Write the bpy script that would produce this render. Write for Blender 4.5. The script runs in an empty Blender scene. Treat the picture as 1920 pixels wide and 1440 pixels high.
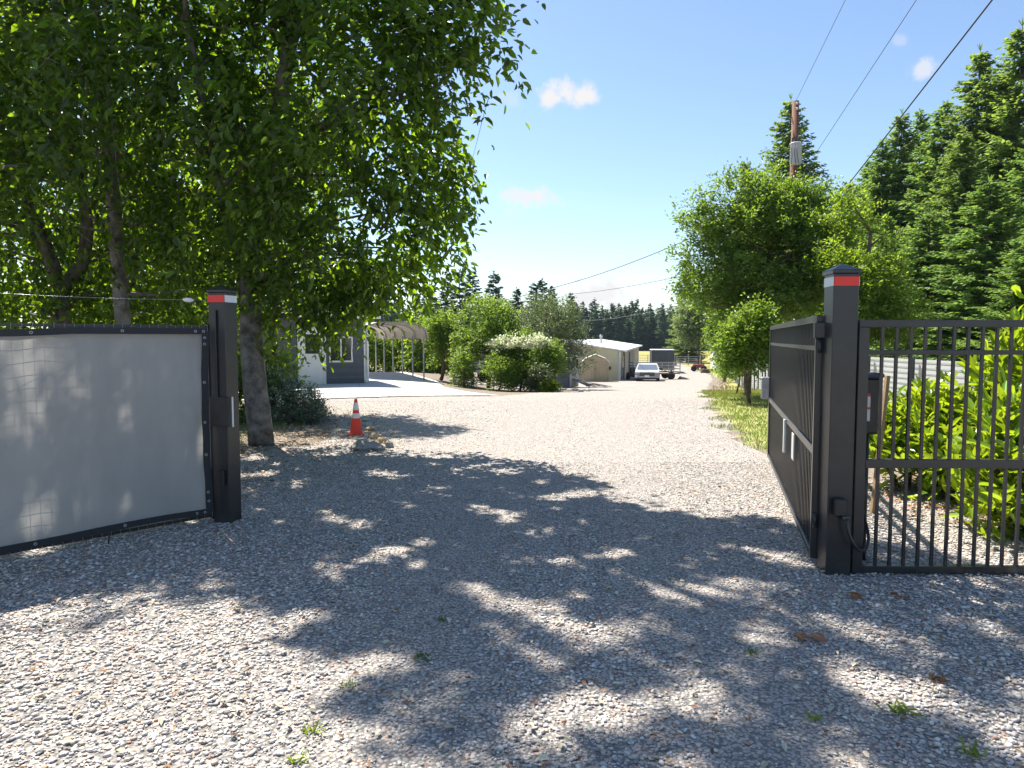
import bpy, math, random
import numpy as np
from mathutils import Vector, Matrix
R = math.radians
sc = bpy.context.scene
COL = sc.collection
# ------------------------------------------------------------------ camera
F_PX, CAM_H, PITCH = 1331.0, 1.67, R(3.65)
cam_d = bpy.data.cameras.new('camera'); cam = bpy.data.objects.new('camera', cam_d); COL.objects.link(cam)
cam.location = (0, 0, CAM_H); cam.rotation_euler = (R(90) - PITCH, 0, 0)
cam_d.sensor_width = 36; cam_d.lens = F_PX / 1920 * 36; cam_d.clip_start = 0.05; cam_d.clip_end = 5000
sc.camera = cam
def ray(px, py):
    dx = (px - 960) / F_PX; dy = -(py - 720) / F_PX
    return np.array([dx, math.cos(PITCH) + dy * math.sin(PITCH), -math.sin(PITCH) + dy * math.cos(PITCH)])
def at(px, py, Y):
    d = ray(px, py); return Vector(d * (Y / d[1])) + Vector((0, 0, CAM_H))
# ------------------------------------------------------------------ light
SUN_AZ, SUN_EL = -36.0, 56.0           # azimuth from +Y, negative = left
to_sun = Vector((math.sin(R(SUN_AZ)) * math.cos(R(SUN_EL)), math.cos(R(SUN_AZ)) * math.cos(R(SUN_EL)), math.sin(R(SUN_EL))))
sd = bpy.data.lights.new('sun', 'SUN'); sd.energy = 5.0; sd.angle = R(0.55); sd.color = (1.0, 0.93, 0.83)
sun = bpy.data.objects.new('sun', sd); COL.objects.link(sun); sun.location = (0, 0, 60)
sun.rotation_euler = to_sun.to_track_quat('Z', 'Y').to_euler()
w = bpy.data.worlds.new('World'); sc.world = w; w.use_nodes = True
nt = w.node_tree; nt.nodes.clear()
def N(nt, t, **k):
    n = nt.nodes.new(t)
    for a, v in k.items():
        if a[0] == '_': n.inputs[int(a[1:]) if a[1:].isdigit() else a[1:]].default_value = v
        else: setattr(n, a, v)
    return n
sky = N(nt, 'ShaderNodeTexSky', sky_type='NISHITA', sun_disc=False, sun_elevation=R(SUN_EL), sun_rotation=R(SUN_AZ),
        altitude=300, air_density=1.0, dust_density=0.5, ozone_density=2.4)
bg = N(nt, 'ShaderNodeBackground', _Strength=0.084); nt.links.new(sky.outputs[0], bg.inputs[0])
tc = N(nt, 'ShaderNodeTexCoord')
noi = N(nt, 'ShaderNodeTexNoise', _Scale=34.0, _Detail=7.0, _Roughness=0.65); nt.links.new(tc.outputs['Generated'], noi.inputs['Vector'])
total = None
for px, py, hw, hh, st in [(1036,184,34,21,1),(1062,174,34,24,1),(1092,182,30,22,1),(975,366,38,17,.85),(1006,370,40,19,1),(955,183,26,16,.25),(1728,128,24,17,.7),(1690,76,12,10,.3),(1128,562,80,40,1.0),(960,395,22,8,.25)]:
    d = Vector(ray(px, py)).normalized(); s_ = F_PX
    sub = N(nt, 'ShaderNodeVectorMath', operation='SUBTRACT'); nt.links.new(tc.outputs['Generated'], sub.inputs[0]); sub.inputs[1].default_value = d
    mul = N(nt, 'ShaderNodeVectorMath', operation='MULTIPLY'); nt.links.new(sub.outputs[0], mul.inputs[0]); mul.inputs[1].default_value = (s_/hw, s_/hw, s_/hh)
    ln = N(nt, 'ShaderNodeVectorMath', operation='LENGTH'); nt.links.new(mul.outputs[0], ln.inputs[0])
    ad = N(nt, 'ShaderNodeMath', operation='MULTIPLY_ADD'); nt.links.new(noi.outputs[0], ad.inputs[0]); ad.inputs[1].default_value = 3.2; nt.links.new(ln.outputs['Value'], ad.inputs[2])
    mr = N(nt, 'ShaderNodeMapRange', interpolation_type='SMOOTHSTEP', _1=2.75, _2=1.75, _3=0.0, _4=float(st)); nt.links.new(ad.outputs[0], mr.inputs[0])
    if total is None: total = mr.outputs[0]
    else:
        mx = N(nt, 'ShaderNodeMath', operation='MAXIMUM'); nt.links.new(total, mx.inputs[0]); nt.links.new(mr.outputs[0], mx.inputs[1]); total = mx.outputs[0]
bg2 = N(nt, 'ShaderNodeBackground', _Color=(1.0, 0.985, 0.985, 1), _Strength=0.39)
ms = N(nt, 'ShaderNodeMixShader'); nt.links.new(total, ms.inputs[0]); nt.links.new(bg.outputs[0], ms.inputs[1]); nt.links.new(bg2.outputs[0], ms.inputs[2])
nt.links.new(ms.outputs[0], N(nt, 'ShaderNodeOutputWorld').inputs[0])
sc.view_settings.view_transform = 'Standard'; sc.view_settings.look = 'None'; sc.view_settings.gamma = 1; sc.view_settings.exposure = 1.25
sc.render.engine = 'CYCLES'; sc.cycles.use_denoising = True; sc.cycles.max_bounces = 8; sc.cycles.transparent_max_bounces = 8
sc.cycles.transmission_bounces = 6; sc.cycles.diffuse_bounces = 4; sc.cycles.caustics_reflective = False; sc.cycles.caustics_refractive = False
# ------------------------------------------------------------------ materials
MATS = {}
def mat(name, col, rough=0.6, metal=0.0, var=None, vscale=8.0, bump=0.0, bscale=40.0, spec=0.5, transl=0.0, tcol=None, island=0.0, streak=None, coat=0.0):
    """procedural surface: base colour varied by noise (var = second colour), optional bump, translucency, per-leaf variation"""
    if name in MATS: return MATS[name]
    m = bpy.data.materials.new(name); m.use_nodes = True; t = m.node_tree; t.nodes.clear()
    out = N(t, 'ShaderNodeOutputMaterial'); p = N(t, 'ShaderNodeBsdfPrincipled', _Roughness=rough, _Metallic=metal)
    p.inputs['Specular IOR Level'].default_value = spec; p.inputs['Coat Weight'].default_value = coat
    c4 = (*col, 1); p.inputs['Base Color'].default_value = c4
    tcn = N(t, 'ShaderNodeTexCoord'); csock = None
    if var is not None:
        n = N(t, 'ShaderNodeTexNoise', _Scale=vscale, _Detail=5.0, _Roughness=0.62)
        if streak:
            mp = N(t, 'ShaderNodeMapping'); mp.inputs['Scale'].default_value = streak; t.links.new(tcn.outputs['Object'], mp.inputs[0]); t.links.new(mp.outputs[0], n.inputs['Vector'])
        else: t.links.new(tcn.outputs['Object'], n.inputs['Vector'])
        mr = N(t, 'ShaderNodeMapRange', _1=0.35, _2=0.65); t.links.new(n.outputs[0], mr.inputs[0])
        mx = N(t, 'ShaderNodeMix', data_type='RGBA'); mx.inputs[6].default_value = c4; mx.inputs[7].default_value = (*var, 1)
        t.links.new(mr.outputs[0], mx.inputs[0]); csock = mx.outputs[2]
    if island:
        g = N(t, 'ShaderNodeNewGeometry'); hs = N(t, 'ShaderNodeHueSaturation')
        a = N(t, 'ShaderNodeMapRange', _3=1 - island, _4=1 + island); t.links.new(g.outputs['Random Per Island'], a.inputs[0]); t.links.new(a.outputs[0], hs.inputs['Value'])
        b = N(t, 'ShaderNodeMath', operation='MULTIPLY_ADD'); b.inputs[1].default_value = 0.05; b.inputs[2].default_value = 0.475
        fr = N(t, 'ShaderNodeMath', operation='FRACT'); m7 = N(t, 'ShaderNodeMath', operation='MULTIPLY'); m7.inputs[1].default_value = 7.31
        t.links.new(g.outputs['Random Per Island'], m7.inputs[0]); t.links.new(m7.outputs[0], fr.inputs[0]); t.links.new(fr.outputs[0], b.inputs[0]); t.links.new(b.outputs[0], hs.inputs['Hue'])
        if csock: t.links.new(csock, hs.inputs['Color'])
        else: hs.inputs['Color'].default_value = c4
        csock = hs.outputs[0]
    if csock: t.links.new(csock, p.inputs['Base Color'])
    if bump:
        n = N(t, 'ShaderNodeTexNoise', _Scale=bscale, _Detail=4.0); t.links.new(tcn.outputs['Object'], n.inputs['Vector'])
        b = N(t, 'ShaderNodeBump', _Strength=bump, _Distance=0.02); t.links.new(n.outputs[0], b.inputs['Height']); t.links.new(b.outputs[0], p.inputs['Normal'])
    if transl:
        tr = N(t, 'ShaderNodeBsdfTranslucent'); tr.inputs[0].default_value = (*(tcol or col), 1)
        if island:
            hs2 = N(t, 'ShaderNodeHueSaturation'); hs2.inputs['Color'].default_value = (*(tcol or col), 1)
            t.links.new(a.outputs[0], hs2.inputs['Value']); t.links.new(hs2.outputs[0], tr.inputs[0])
        mixs = N(t, 'ShaderNodeMixShader', _0=transl); t.links.new(p.outputs[0], mixs.inputs[1]); t.links.new(tr.outputs[0], mixs.inputs[2]); t.links.new(mixs.outputs[0], out.inputs[0])
    else: t.links.new(p.outputs[0], out.inputs[0])
    MATS[name] = m; return m
black = mat('black_powder_coat', (0.02, 0.02, 0.021), 0.3, 0.0, (0.035, 0.035, 0.037), 3, 0.08, 90)
picketm = mat('black_picket_paint', (0.032, 0.032, 0.034), 0.25)
blackplastic = mat('black_plastic', (0.02, 0.021, 0.024), 0.35)
galv = mat('galvanised_steel', (0.42, 0.43, 0.45), 0.45, 0.7, (0.3, 0.31, 0.33), 6)
white = mat('white_paint', (0.78, 0.78, 0.78), 0.5, 0, (0.7, 0.7, 0.69), 2)
redrefl = mat('red_tape', (0.75, 0.03, 0.02), 0.35); whiterefl = mat('white_tape', (0.75, 0.75, 0.77), 0.35)
glass = mat('dark_glass', (0.02, 0.025, 0.03), 0.06, spec=0.9)
rubber = mat('tyre_rubber', (0.02, 0.02, 0.02), 0.8)
steel_dark = mat('dark_steel', (0.08, 0.085, 0.09), 0.5, 0.5)
bark_dark = mat('rough_dark_bark', (0.055, 0.047, 0.04), 0.9, 0, (0.16, 0.145, 0.125), 9, 0.9, 22, streak=(1, 1, .35))
bark_mid = mat('lichen_flecked_bark', (0.06, 0.052, 0.045), 0.95, 0, (0.22, 0.205, 0.185), 7, 1.0, 16)
bark_pale = mat('mottled_pale_bark', (0.09, 0.08, 0.07), 0.9, 0, (0.28, 0.26, 0.235), 6, 0.9, 25)
bark_brown = mat('brown_bark', (0.09, 0.06, 0.045), 0.9, 0, (0.16, 0.12, 0.09), 9, 0.8, 25)
# leaves
LF = {
 'big':   mat('leaf_deep_green', (0.028, 0.06, 0.016), 0.4, transl=0.43, tcol=(0.32, 0.52, 0.012), island=0.5, spec=0.5),
 'bright':mat('leaf_bright_green', (0.12, 0.21, 0.03), 0.45, transl=0.42, tcol=(0.3, 0.44, 0.035), island=0.38, spec=0.45),
 'green': mat('leaf_mid_green', (0.1, 0.18, 0.03), 0.42, transl=0.42, tcol=(0.29, 0.44, 0.03), island=0.45, spec=0.6),
 'back':  mat('leaf_yellow_green', (0.12, 0.2, 0.03), 0.5, transl=0.5, tcol=(0.34, 0.48, 0.03), island=0.4),
 'olive': mat('leaf_olive_green', (0.12, 0.16, 0.075), 0.45, transl=0.3, tcol=(0.2, 0.27, 0.06), island=0.45, spec=0.7),
 'pale':  mat('leaf_pale_green', (0.2, 0.26, 0.11), 0.5, transl=0.35, tcol=(0.3, 0.4, 0.08), island=0.4),
 'laurel':mat('leaf_laurel', (0.16, 0.27, 0.02), 0.3, transl=0.42, tcol=(0.45, 0.58, 0.02), island=0.32, spec=0.6),
 'silver':mat('leaf_silver_green', (0.14, 0.2, 0.14), 0.6, transl=0.25, tcol=(0.2, 0.28, 0.15), island=0.35),
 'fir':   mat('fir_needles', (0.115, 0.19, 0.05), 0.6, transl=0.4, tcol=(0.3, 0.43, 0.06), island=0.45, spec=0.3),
 'firlit':mat('fir_needles_sunlit', (0.13, 0.23, 0.055), 0.6, transl=0.38, tcol=(0.28, 0.42, 0.06), island=0.45, spec=0.3),  # lighter copy of the fir needles, sunlit look put into the colour
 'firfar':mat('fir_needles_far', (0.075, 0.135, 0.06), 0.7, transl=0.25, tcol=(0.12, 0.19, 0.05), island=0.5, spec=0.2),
 'dogwood':mat('leaf_white_bract', (0.72, 0.72, 0.55), 0.6, transl=0.4, tcol=(0.75, 0.8, 0.5), island=0.15),
}
# ------------------------------------------------------------------ mesh helpers
class MB:
    def __init__(s): s.v = []; s.f = []; s.sm = []
    def add(s, V, F, smooth=False):
        o = len(s.v); s.v += [tuple(x) for x in V]; s.f += [tuple(i + o for i in f) for f in F]; s.sm += [smooth] * len(F); return s
    def box(s, c, d, rz=0, M=None, bev=0.0):
        x, y, z = d[0] / 2, d[1] / 2, d[2] / 2
        if bev:
            b = min(bev, x * .9, y * .9, z * .9); V = []
            for sx in (-1, 1):
                for sy in (-1, 1):
                    for sz in (-1, 1): V += [(sx*(x-b), sy*(y-b), sz*z), (sx*(x-b), sy*y, sz*(z-b)), (sx*x, sy*(y-b), sz*(z-b))]
            def id(sx, sy, sz, k): return ((sx > 0) * 4 + (sy > 0) * 2 + (sz > 0)) * 3 + k
            Fs = []
            for q in (-1, 1):
                Fs.append([id(-1,-1,q,0), id(1,-1,q,0), id(1,1,q,0), id(-1,1,q,0)][::q])
                Fs.append([id(-1,q,-1,1), id(1,q,-1,1), id(1,q,1,1), id(-1,q,1,1)][::-q])
                Fs.append([id(q,-1,-1,2), id(q,1,-1,2), id(q,1,1,2), id(q,-1,1,2)][::q])
            for a in (-1, 1):
                for b_ in (-1, 1):
                    Fs.append([id(-1,a,b_,0), id(1,a,b_,0), id(1,a,b_,1), id(-1,a,b_,1)])
                    Fs.append([id(a,-1,b_,0), id(a,1,b_,0), id(a,1,b_,2), id(a,-1,b_,2)])
                    Fs.append([id(a,b_,-1,1), id(a,b_,1,1), id(a,b_,1,2), id(a,b_,-1,2)])
                    for c_ in (-1, 1): Fs.append([id(a,b_,c_,0), id(a,b_,c_,1), id(a,b_,c_,2)])
        else:
            V = [(sx*x, sy*y, sz*z) for sx in (-1,1) for sy in (-1,1) for sz in (-1,1)]
            Fs = [(0,1,3,2),(4,6,7,5),(0,4,5,1),(2,3,7,6),(0,2,6,4),(1,5,7,3)]
        Mx = M if M is not None else Matrix.Rotation(rz, 4, 'Z')
        return s.add([Vector(c) + (Mx.to_3x3() @ Vector(p)) for p in V], Fs)
    def beam(s, a, b, wd, hg, up=(0, 0, 1), bev=0.0):      # box between two points; wd sideways, hg along up
        a, b = Vector(a), Vector(b); d = (b - a); L = d.length; d.normalize()
        sd_ = d.cross(Vector(up))
        if sd_.length < 1e-4: sd_ = Vector((1, 0, 0))
        sd_.normalize(); u = sd_.cross(d)
        M = Matrix((d, sd_, u)).transposed().to_4x4()
        return s.box((a + b) / 2, (L, wd, hg), M=M, bev=bev)
    def tube(s, pts, rad, n=8, cap=True):
        pts = [Vector(p) for p in pts]
        if not hasattr(rad, '__len__'): rad = [rad] * len(pts)
        V = []; Fs = []; ref = Vector((0.13, 0.97, 0.2))
        for i, p in enumerate(pts):
            d = (pts[min(i+1, len(pts)-1)] - pts[max(i-1, 0)]).normalized()
            a = d.cross(ref)
            if a.length < .1: a = d.cross(Vector((1, 0, 0)))
            a.normalize(); b = d.cross(a)
            for k in range(n):
                t = 2*math.pi*k/n; V.append(p + (a*math.cos(t) + b*math.sin(t)) * rad[i])
        for i in range(len(pts)-1):
            for k in range(n): Fs.append((i*n+k, i*n+(k+1)%n, (i+1)*n+(k+1)%n, (i+1)*n+k))
        if cap: Fs += [tuple(range(n))[::-1], tuple(range((len(pts)-1)*n, len(pts)*n))]
        return s.add(V, Fs, True)
    def lathe(s, c, prof, n=24):
        V = []; Fs = []
        for r, z in prof:
            for k in range(n): V.append((c[0]+r*math.cos(2*math.pi*k/n), c[1]+r*math.sin(2*math.pi*k/n), c[2]+z))
        for i in range(len(prof)-1):
            for k in range(n): Fs.append((i*n+k, i*n+(k+1)%n, (i+1)*n+(k+1)%n, (i+1)*n+k))
        return s.add(V, Fs, True)
    def prism(s, poly, a, b):                               # polygon (list of 3D points) swept by vector
        o = Vector(b) - Vector(a); n = len(poly)
        V = [Vector(p) for p in poly] + [Vector(p) + o for p in poly]
        Fs = [tuple(range(n))[::-1], tuple(range(n, 2*n))] + [(i, (i+1) % n, n+(i+1) % n, n+i) for i in range(n)]
        return s.add(V, Fs)
    def build(s, name, m, parent=None, world=False):
        off = Vector((0, 0, 0))
        if world:
            q = parent
            while q is not None: off += q.location; q = q.parent
        me = bpy.data.meshes.new(name); me.from_pydata([tuple(Vector(v) - off) for v in s.v], [], s.f)
        me.polygons.foreach_set('use_smooth', s.sm); me.materials.append(m); me.update()
        o = bpy.data.objects.new(name, me); COL.objects.link(o)
        if parent: o.parent = parent
        return o
def tag(o, label=None, cat=None, group=None, kind=None):
    if label: o['label'] = label
    if cat: o['category'] = cat
    if group: o['group'] = group
    if kind: o['kind'] = kind
    return o
def thing(name, label, cat, loc=(0, 0, 0), rz=0, group=None):
    o = bpy.data.objects.new(name, None); COL.objects.link(o); o.location = loc; o.rotation_euler = (0, 0, rz); o.empty_display_size = .2
    return tag(o, label, cat, group)
def kids(o): return list(o.children)
def copy_tree(o, parent=None):
    c = o.copy(); COL.objects.link(c); c.parent = parent
    for ch in kids(o): copy_tree(ch, c)
    return c
def npmesh(name, V, Q, m, parent=None, smooth=False, off=None):
    """V (n,3), Q (k,4) or (k,3) -> one mesh object, fast"""
    V = np.asarray(V, np.float32)
    if off is not None: V = V - np.array(off, np.float32)
    k, s_ = Q.shape; me = bpy.data.meshes.new(name)
    me.vertices.add(len(V)); me.vertices.foreach_set('co', V.ravel())
    me.loops.add(k*s_); me.loops.foreach_set('vertex_index', Q.ravel().astype(np.int32))
    me.polygons.add(k); me.polygons.foreach_set('loop_start', (np.arange(k)*s_).astype(np.int32)); me.polygons.foreach_set('loop_total', np.full(k, s_, np.int32))
    if smooth: me.polygons.foreach_set('use_smooth', np.ones(k, bool))
    me.materials.append(m); me.update(calc_edges=True); me.validate()
    o = bpy.data.objects.new(name, me); COL.objects.link(o)
    if parent: o.parent = parent
    return o
def unit(a): return a / np.maximum(np.linalg.norm(a, axis=1, keepdims=True), 1e-6)
def leaf_arrays(P, D, U, L, W, fold=0.25):
    """six-vertex folded leaves: P base, D axis, U rough normal"""
    D = unit(D); S = unit(np.cross(D, U)); Nn = np.cross(S, D); L = L[:, None]; W = W[:, None]
    base = P; tip = P + D*L - Nn*L*0.12
    l1 = P + D*L*.3 + S*W*.5 + Nn*W*fold; l2 = P + D*L*.68 + S*W*.42 + Nn*W*fold*.7
    r1 = P + D*L*.3 - S*W*.5 + Nn*W*fold; r2 = P + D*L*.68 - S*W*.42 + Nn*W*fold*.7
    V = np.stack([base, l1, l2, tip, r2, r1], 1).reshape(-1, 3)
    i = np.arange(len(P))[:, None]*6
    Q = np.concatenate([i+np.array([[0, 3, 2, 1]]), i+np.array([[0, 5, 4, 3]])], 0)
    return V, Q
# ------------------------------------------------------------------ terrain
def sstep(a, b, x): t = np.clip((x-a)/(b-a), 0, 1); return t*t*(3-2*t)
def gz(x, y):
    x = np.asarray(x, float); y = np.asarray(y, float)
    s = np.interp(y, [-1e4, 20, 40, 71, 1e5], [0, 0, -1.1, -2.185, -2.185])
    wgt = np.maximum(sstep(-6.0, 0.5, x), sstep(34, 48, y))
    return s * wgt
def g(x, y): return float(gz(x, y))
def hit(px, py):
    d = ray(px, py); lo = None
    for t in np.arange(1.5, 320, 0.05):
        p = d*t
        if CAM_H + p[2] <= g(p[0], p[1]): return Vector((p[0], p[1], g(p[0], p[1])))
    return Vector((d[0]*320, d[1]*320, -2.2))
def on(px, Y): x = (px-960)/F_PX*Y*1.002; return Vector((x, Y, g(x, Y)))
def sdf(poly, X, Y):
    """signed distance, positive inside"""
    P = np.array(poly, float); d = np.full(X.shape, 1e9); ins = np.zeros(X.shape, bool)
    for i in range(len(P)):
        a, b = P[i], P[(i+1) % len(P)]; e = b-a
        t = np.clip(((X-a[0])*e[0]+(Y-a[1])*e[1])/(e@e), 0, 1)
        d = np.minimum(d, np.hypot(X-a[0]-t*e[0], Y-a[1]-t*e[1]))
        c = (a[1] > Y) != (b[1] > Y)
        with np.errstate(divide='ignore', invalid='ignore'): xi = (b[0]-a[0])*(Y-a[1])/(b[1]-a[1])+a[0]
        ins ^= c & (X < xi)
    return np.where(ins, d, -d)
def grid(xs, ys):
    X, Y = np.meshgrid(xs, ys, indexing='ij'); nx, ny = X.shape
    i = (np.arange(nx-1)[:, None]*ny + np.arange(ny-1)[None, :]).ravel()
    return X, Y, np.stack([i, i+ny, i+ny+1, i+1], 1)
def spaced(near, far, step, grow=1.12):
    a = list(np.arange(-near, near+.01, step)); s_ = step; x = near
    while x < far: s_ *= grow; x += s_; a.append(x); a.insert(0, -x)
    return np.array(a)
GRAVEL = [(-13,-3),(-13,4.5),(-6,7.2),(-4.2,9.2),(-3.2,11.8),(-3.9,15),(-5.6,18.6),(-5.3,19.6),(-.3,21.8),(0.6,26),(2.4,32),(3.2,36),(4,44),(2,52),(2,60),(13,100),(18.2,102),(24,118),(27,118),(23.8,93),(21,74),(17.2,60),(13.0,46),(9.8,35),(7.2,26),(5.0,17.5),(4.2,13.5),(3.75,10.8),(3.7,9.3),(4.4,8.0),(6,7.0),(14,5.5),(14,-3)]
PAD = [(-9.5,18.2),(-5.4,19.3),(-.3,21.7),(-2.6,27.5),(-3.3,31.6),(-8,41),(-11.5,38),(-8,30),(-12.5,27)]
STRIP = [(3.6,10.6),(4.1,13.5),(4.9,17.5),(7.1,26),(8.8,31.5),(11.5,31.5),(9.3,22),(8.2,9),(6.5,8.6),(5.0,9.2)]
def attr(o, name, vals):
    a = o.data.attributes.new(name, 'FLOAT', 'POINT'); a.data.foreach_set('value', np.asarray(vals, np.float32).ravel())
# ground sheet: soil, grass and dry field by smooth distance fields
xs = spaced(14, 1600, .5); ys = np.concatenate([np.arange(-60, -4, 6.0), np.arange(-4, 50, .5), np.arange(50, 130, 1.5), np.geomspace(131, 2500, 50)])
X, Y, Q = grid(xs, ys); Z = gz(X, Y)
ground = npmesh('ground', np.stack([X, Y, Z], 2).reshape(-1, 3), Q, bpy.data.materials.new('ground_cover'), smooth=True); tag(ground, kind='structure')
attr(ground, 'd_grass', np.maximum(sdf(STRIP, X, Y), np.maximum(sdf([(9.5,29),(10.7,36),(17.8,59),(24.4,90),(45,90),(30,30)], X, Y), sdf([(19,96),(60,96),(60,84),(18,80)], X, Y))))
attr(ground, 'd_field', Y-97)
m = ground.data.materials[0]; m.use_nodes = True; t = m.node_tree; p = t.nodes['Principled BSDF']; p.inputs['Roughness'].default_value = 0.95; p.inputs['Specular IOR Level'].default_value = 0.2
tcn = N(t, 'ShaderNodeTexCoord')
def noise(t, src, scale, det=5): n = N(t, 'ShaderNodeTexNoise', _Scale=scale, _Detail=float(det), _Roughness=0.6); t.links.new(src.outputs['Object'], n.inputs['Vector']); return n
def cmix(t, fac, a, b):
    mx = N(t, 'ShaderNodeMix', data_type='RGBA')
    if isinstance(fac, float): mx.inputs[0].default_value = fac
    else: t.links.new(fac, mx.inputs[0])
    for s_, k in ((a, 6), (b, 7)):
        if isinstance(s_, tuple): mx.inputs[k].default_value = (*s_, 1)
        else: t.links.new(s_, mx.inputs[k])
    return mx.outputs[2]
def mrange(t, src, a, b, c=0., d=1.): n = N(t, 'ShaderNodeMapRange', _1=float(a), _2=float(b), _3=float(c), _4=float(d)); t.links.new(src, n.inputs[0]); return n.outputs[0]
n1 = noise(t, tcn, 1.3); n2 = noise(t, tcn, 30); n3 = noise(t, tcn, 0.12)
soil = cmix(t, mrange(t, n2.outputs[0], .35, .65), (0.13, 0.10, 0.075), (0.3, 0.26, 0.21))
grass = cmix(t, mrange(t, n1.outputs[0], .35, .65), (0.2, 0.26, 0.06), (0.4, 0.38, 0.16))
field = cmix(t, mrange(t, n3.outputs[0], .4, .62), (0.36, 0.30, 0.10), (0.24, 0.25, 0.08))
def addn(t, aname, nz, k):
    at_ = N(t, 'ShaderNodeAttribute', attribute_name=aname); md = N(t, 'ShaderNodeMath', operation='MULTIPLY_ADD'); t.links.new(nz.outputs[0], md.inputs[0]); md.inputs[1].default_value = k
    ad = N(t, 'ShaderNodeMath', operation='ADD'); t.links.new(at_.outputs['Fac'], ad.inputs[0]); t.links.new(md.outputs[0], ad.inputs[1]); md.inputs[2].default_value = -k/2; return ad.outputs[0]
c = cmix(t, mrange(t, addn(t, 'd_grass', n1, 1.2), -.05, .25), soil, grass)
c = cmix(t, mrange(t, addn(t, 'd_field', n1, 3.0), -.5, 1.5), c, field)
t.links.new(c, p.inputs['Base Color'])
b = N(t, 'ShaderNodeBump', _Strength=0.6, _Distance=0.03); t.links.new(n2.outputs[0], b.inputs['Height']); t.links.new(b.outputs[0], p.inputs['Normal'])
# gravel driveway: sheet laid just above the ground
def clipsheet(name, poly, xs, ys, dz, m, jit=0.0, seed=1):
    X, Y, Q = grid(xs, ys); rs = np.random.RandomState(seed)
    S = sdf(poly, X, Y) + jit*(np.sin(X*1.7+Y*.9)*.5+np.sin(Y*2.3-X*1.1)*.5)
    Qs = Q[(S.ravel()[Q] > 0).all(1)]
    used, inv = np.unique(Qs, return_inverse=True)
    V = np.stack([X, Y, gz(X, Y)+dz], 2).reshape(-1, 3)[used]
    return npmesh(name, V, inv.reshape(-1, 4), m, smooth=True)
def gravel_mat():
    m = bpy.data.materials.new('crushed_gravel'); m.use_nodes = True; t = m.node_tree; p = t.nodes['Principled BSDF']; p.inputs['Roughness'].default_value = 0.9; p.inputs['Specular IOR Level'].default_value = 0.25
    tcn = N(t, 'ShaderNodeTexCoord'); wob = noise(t, tcn, 20, 2)
    v1 = N(t, 'ShaderNodeTexVoronoi', _Scale=52.0, _Randomness=1.0); v2 = N(t, 'ShaderNodeTexVoronoi', _Scale=24.0, _Randomness=1.0)
    for v in (v1, v2): t.links.new(tcn.outputs['Object'], v.inputs['Vector'])
    sep = N(t, 'ShaderNodeSeparateColor'); t.links.new(v1.outputs['Color'], sep.inputs[0])
    sep2 = N(t, 'ShaderNodeSeparateColor'); t.links.new(v2.outputs['Color'], sep2.inputs[0])
    a = cmix(t, sep.outputs[0], (0.27, 0.255, 0.235), (0.68, 0.64, 0.59))
    a = cmix(t, mrange(t, sep2.outputs[1], .8, .95), a, (0.56, 0.4, 0.3))
    a = cmix(t, mrange(t, sep2.outputs[0], .84, .9), a, (0.17, 0.17, 0.175))
    big = noise(t, tcn, .35, 6); a = cmix(t, mrange(t, big.outputs[0], .35, .7, 0, .6), a, (0.5, 0.42, 0.36))
    big2 = noise(t, tcn, 1.1, 6); at_ = N(t, 'ShaderNodeAttribute', attribute_name='track'); md = N(t, 'ShaderNodeMath', operation='MULTIPLY'); t.links.new(at_.outputs['Fac'], md.inputs[0]); t.links.new(mrange(t, big2.outputs[0], .35, .6, .1, .75), md.inputs[1]); a = cmix(t, md.outputs[0], a, (0.42, 0.385, 0.35))
    gap = mrange(t, v1.outputs['Distance'], .42, .62); a = cmix(t, gap, a, (0.2, 0.19, 0.175))
    t.links.new(a, p.inputs['Base Color'])
    hm = N(t, 'ShaderNodeMath', operation='ADD'); t.links.new(v1.outputs['Distance'], hm.inputs[0]); t.links.new(v2.outputs['Distance'], hm.inputs[1])
    inv = N(t, 'ShaderNodeMath', operation='MULTIPLY'); inv.inputs[1].default_value = -1; t.links.new(hm.outputs[0], inv.inputs[0])
    b = N(t, 'ShaderNodeBump', _Strength=0.75, _Distance=0.016); t.links.new(inv.outputs[0], b.inputs['Height']); t.links.new(b.outputs[0], p.inputs['Normal'])
    return m
GM = gravel_mat()
drive = clipsheet('gravel_driveway', GRAVEL, np.arange(-13, 26, .14), np.concatenate([np.arange(-3, 40, .2), np.arange(40, 118, .6)]), .006, GM, jit=.12); tag(drive, kind='structure'); _v = np.array([v.co[:] for v in drive.data.vertices]); TRK = (drive, _v)
conc = mat('pale_concrete', (0.6, 0.58, 0.55), 0.85, 0, (0.5, 0.48, 0.455), 1.5, 0.15, 120)
pb = MB(); pp = [(x, y, g(x, y)+.02) for x, y in PAD]
from mathutils.geometry import tessellate_polygon
X_, Y_, Qp = grid(np.arange(-13, 0.3, .1), np.arange(18, 41.2, .2))
pad = clipsheet('concrete_pad', PAD, np.arange(-13, 0.3, .08), np.arange(18, 41.2, .1), .03, conc); tag(pad, kind='structure')
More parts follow.
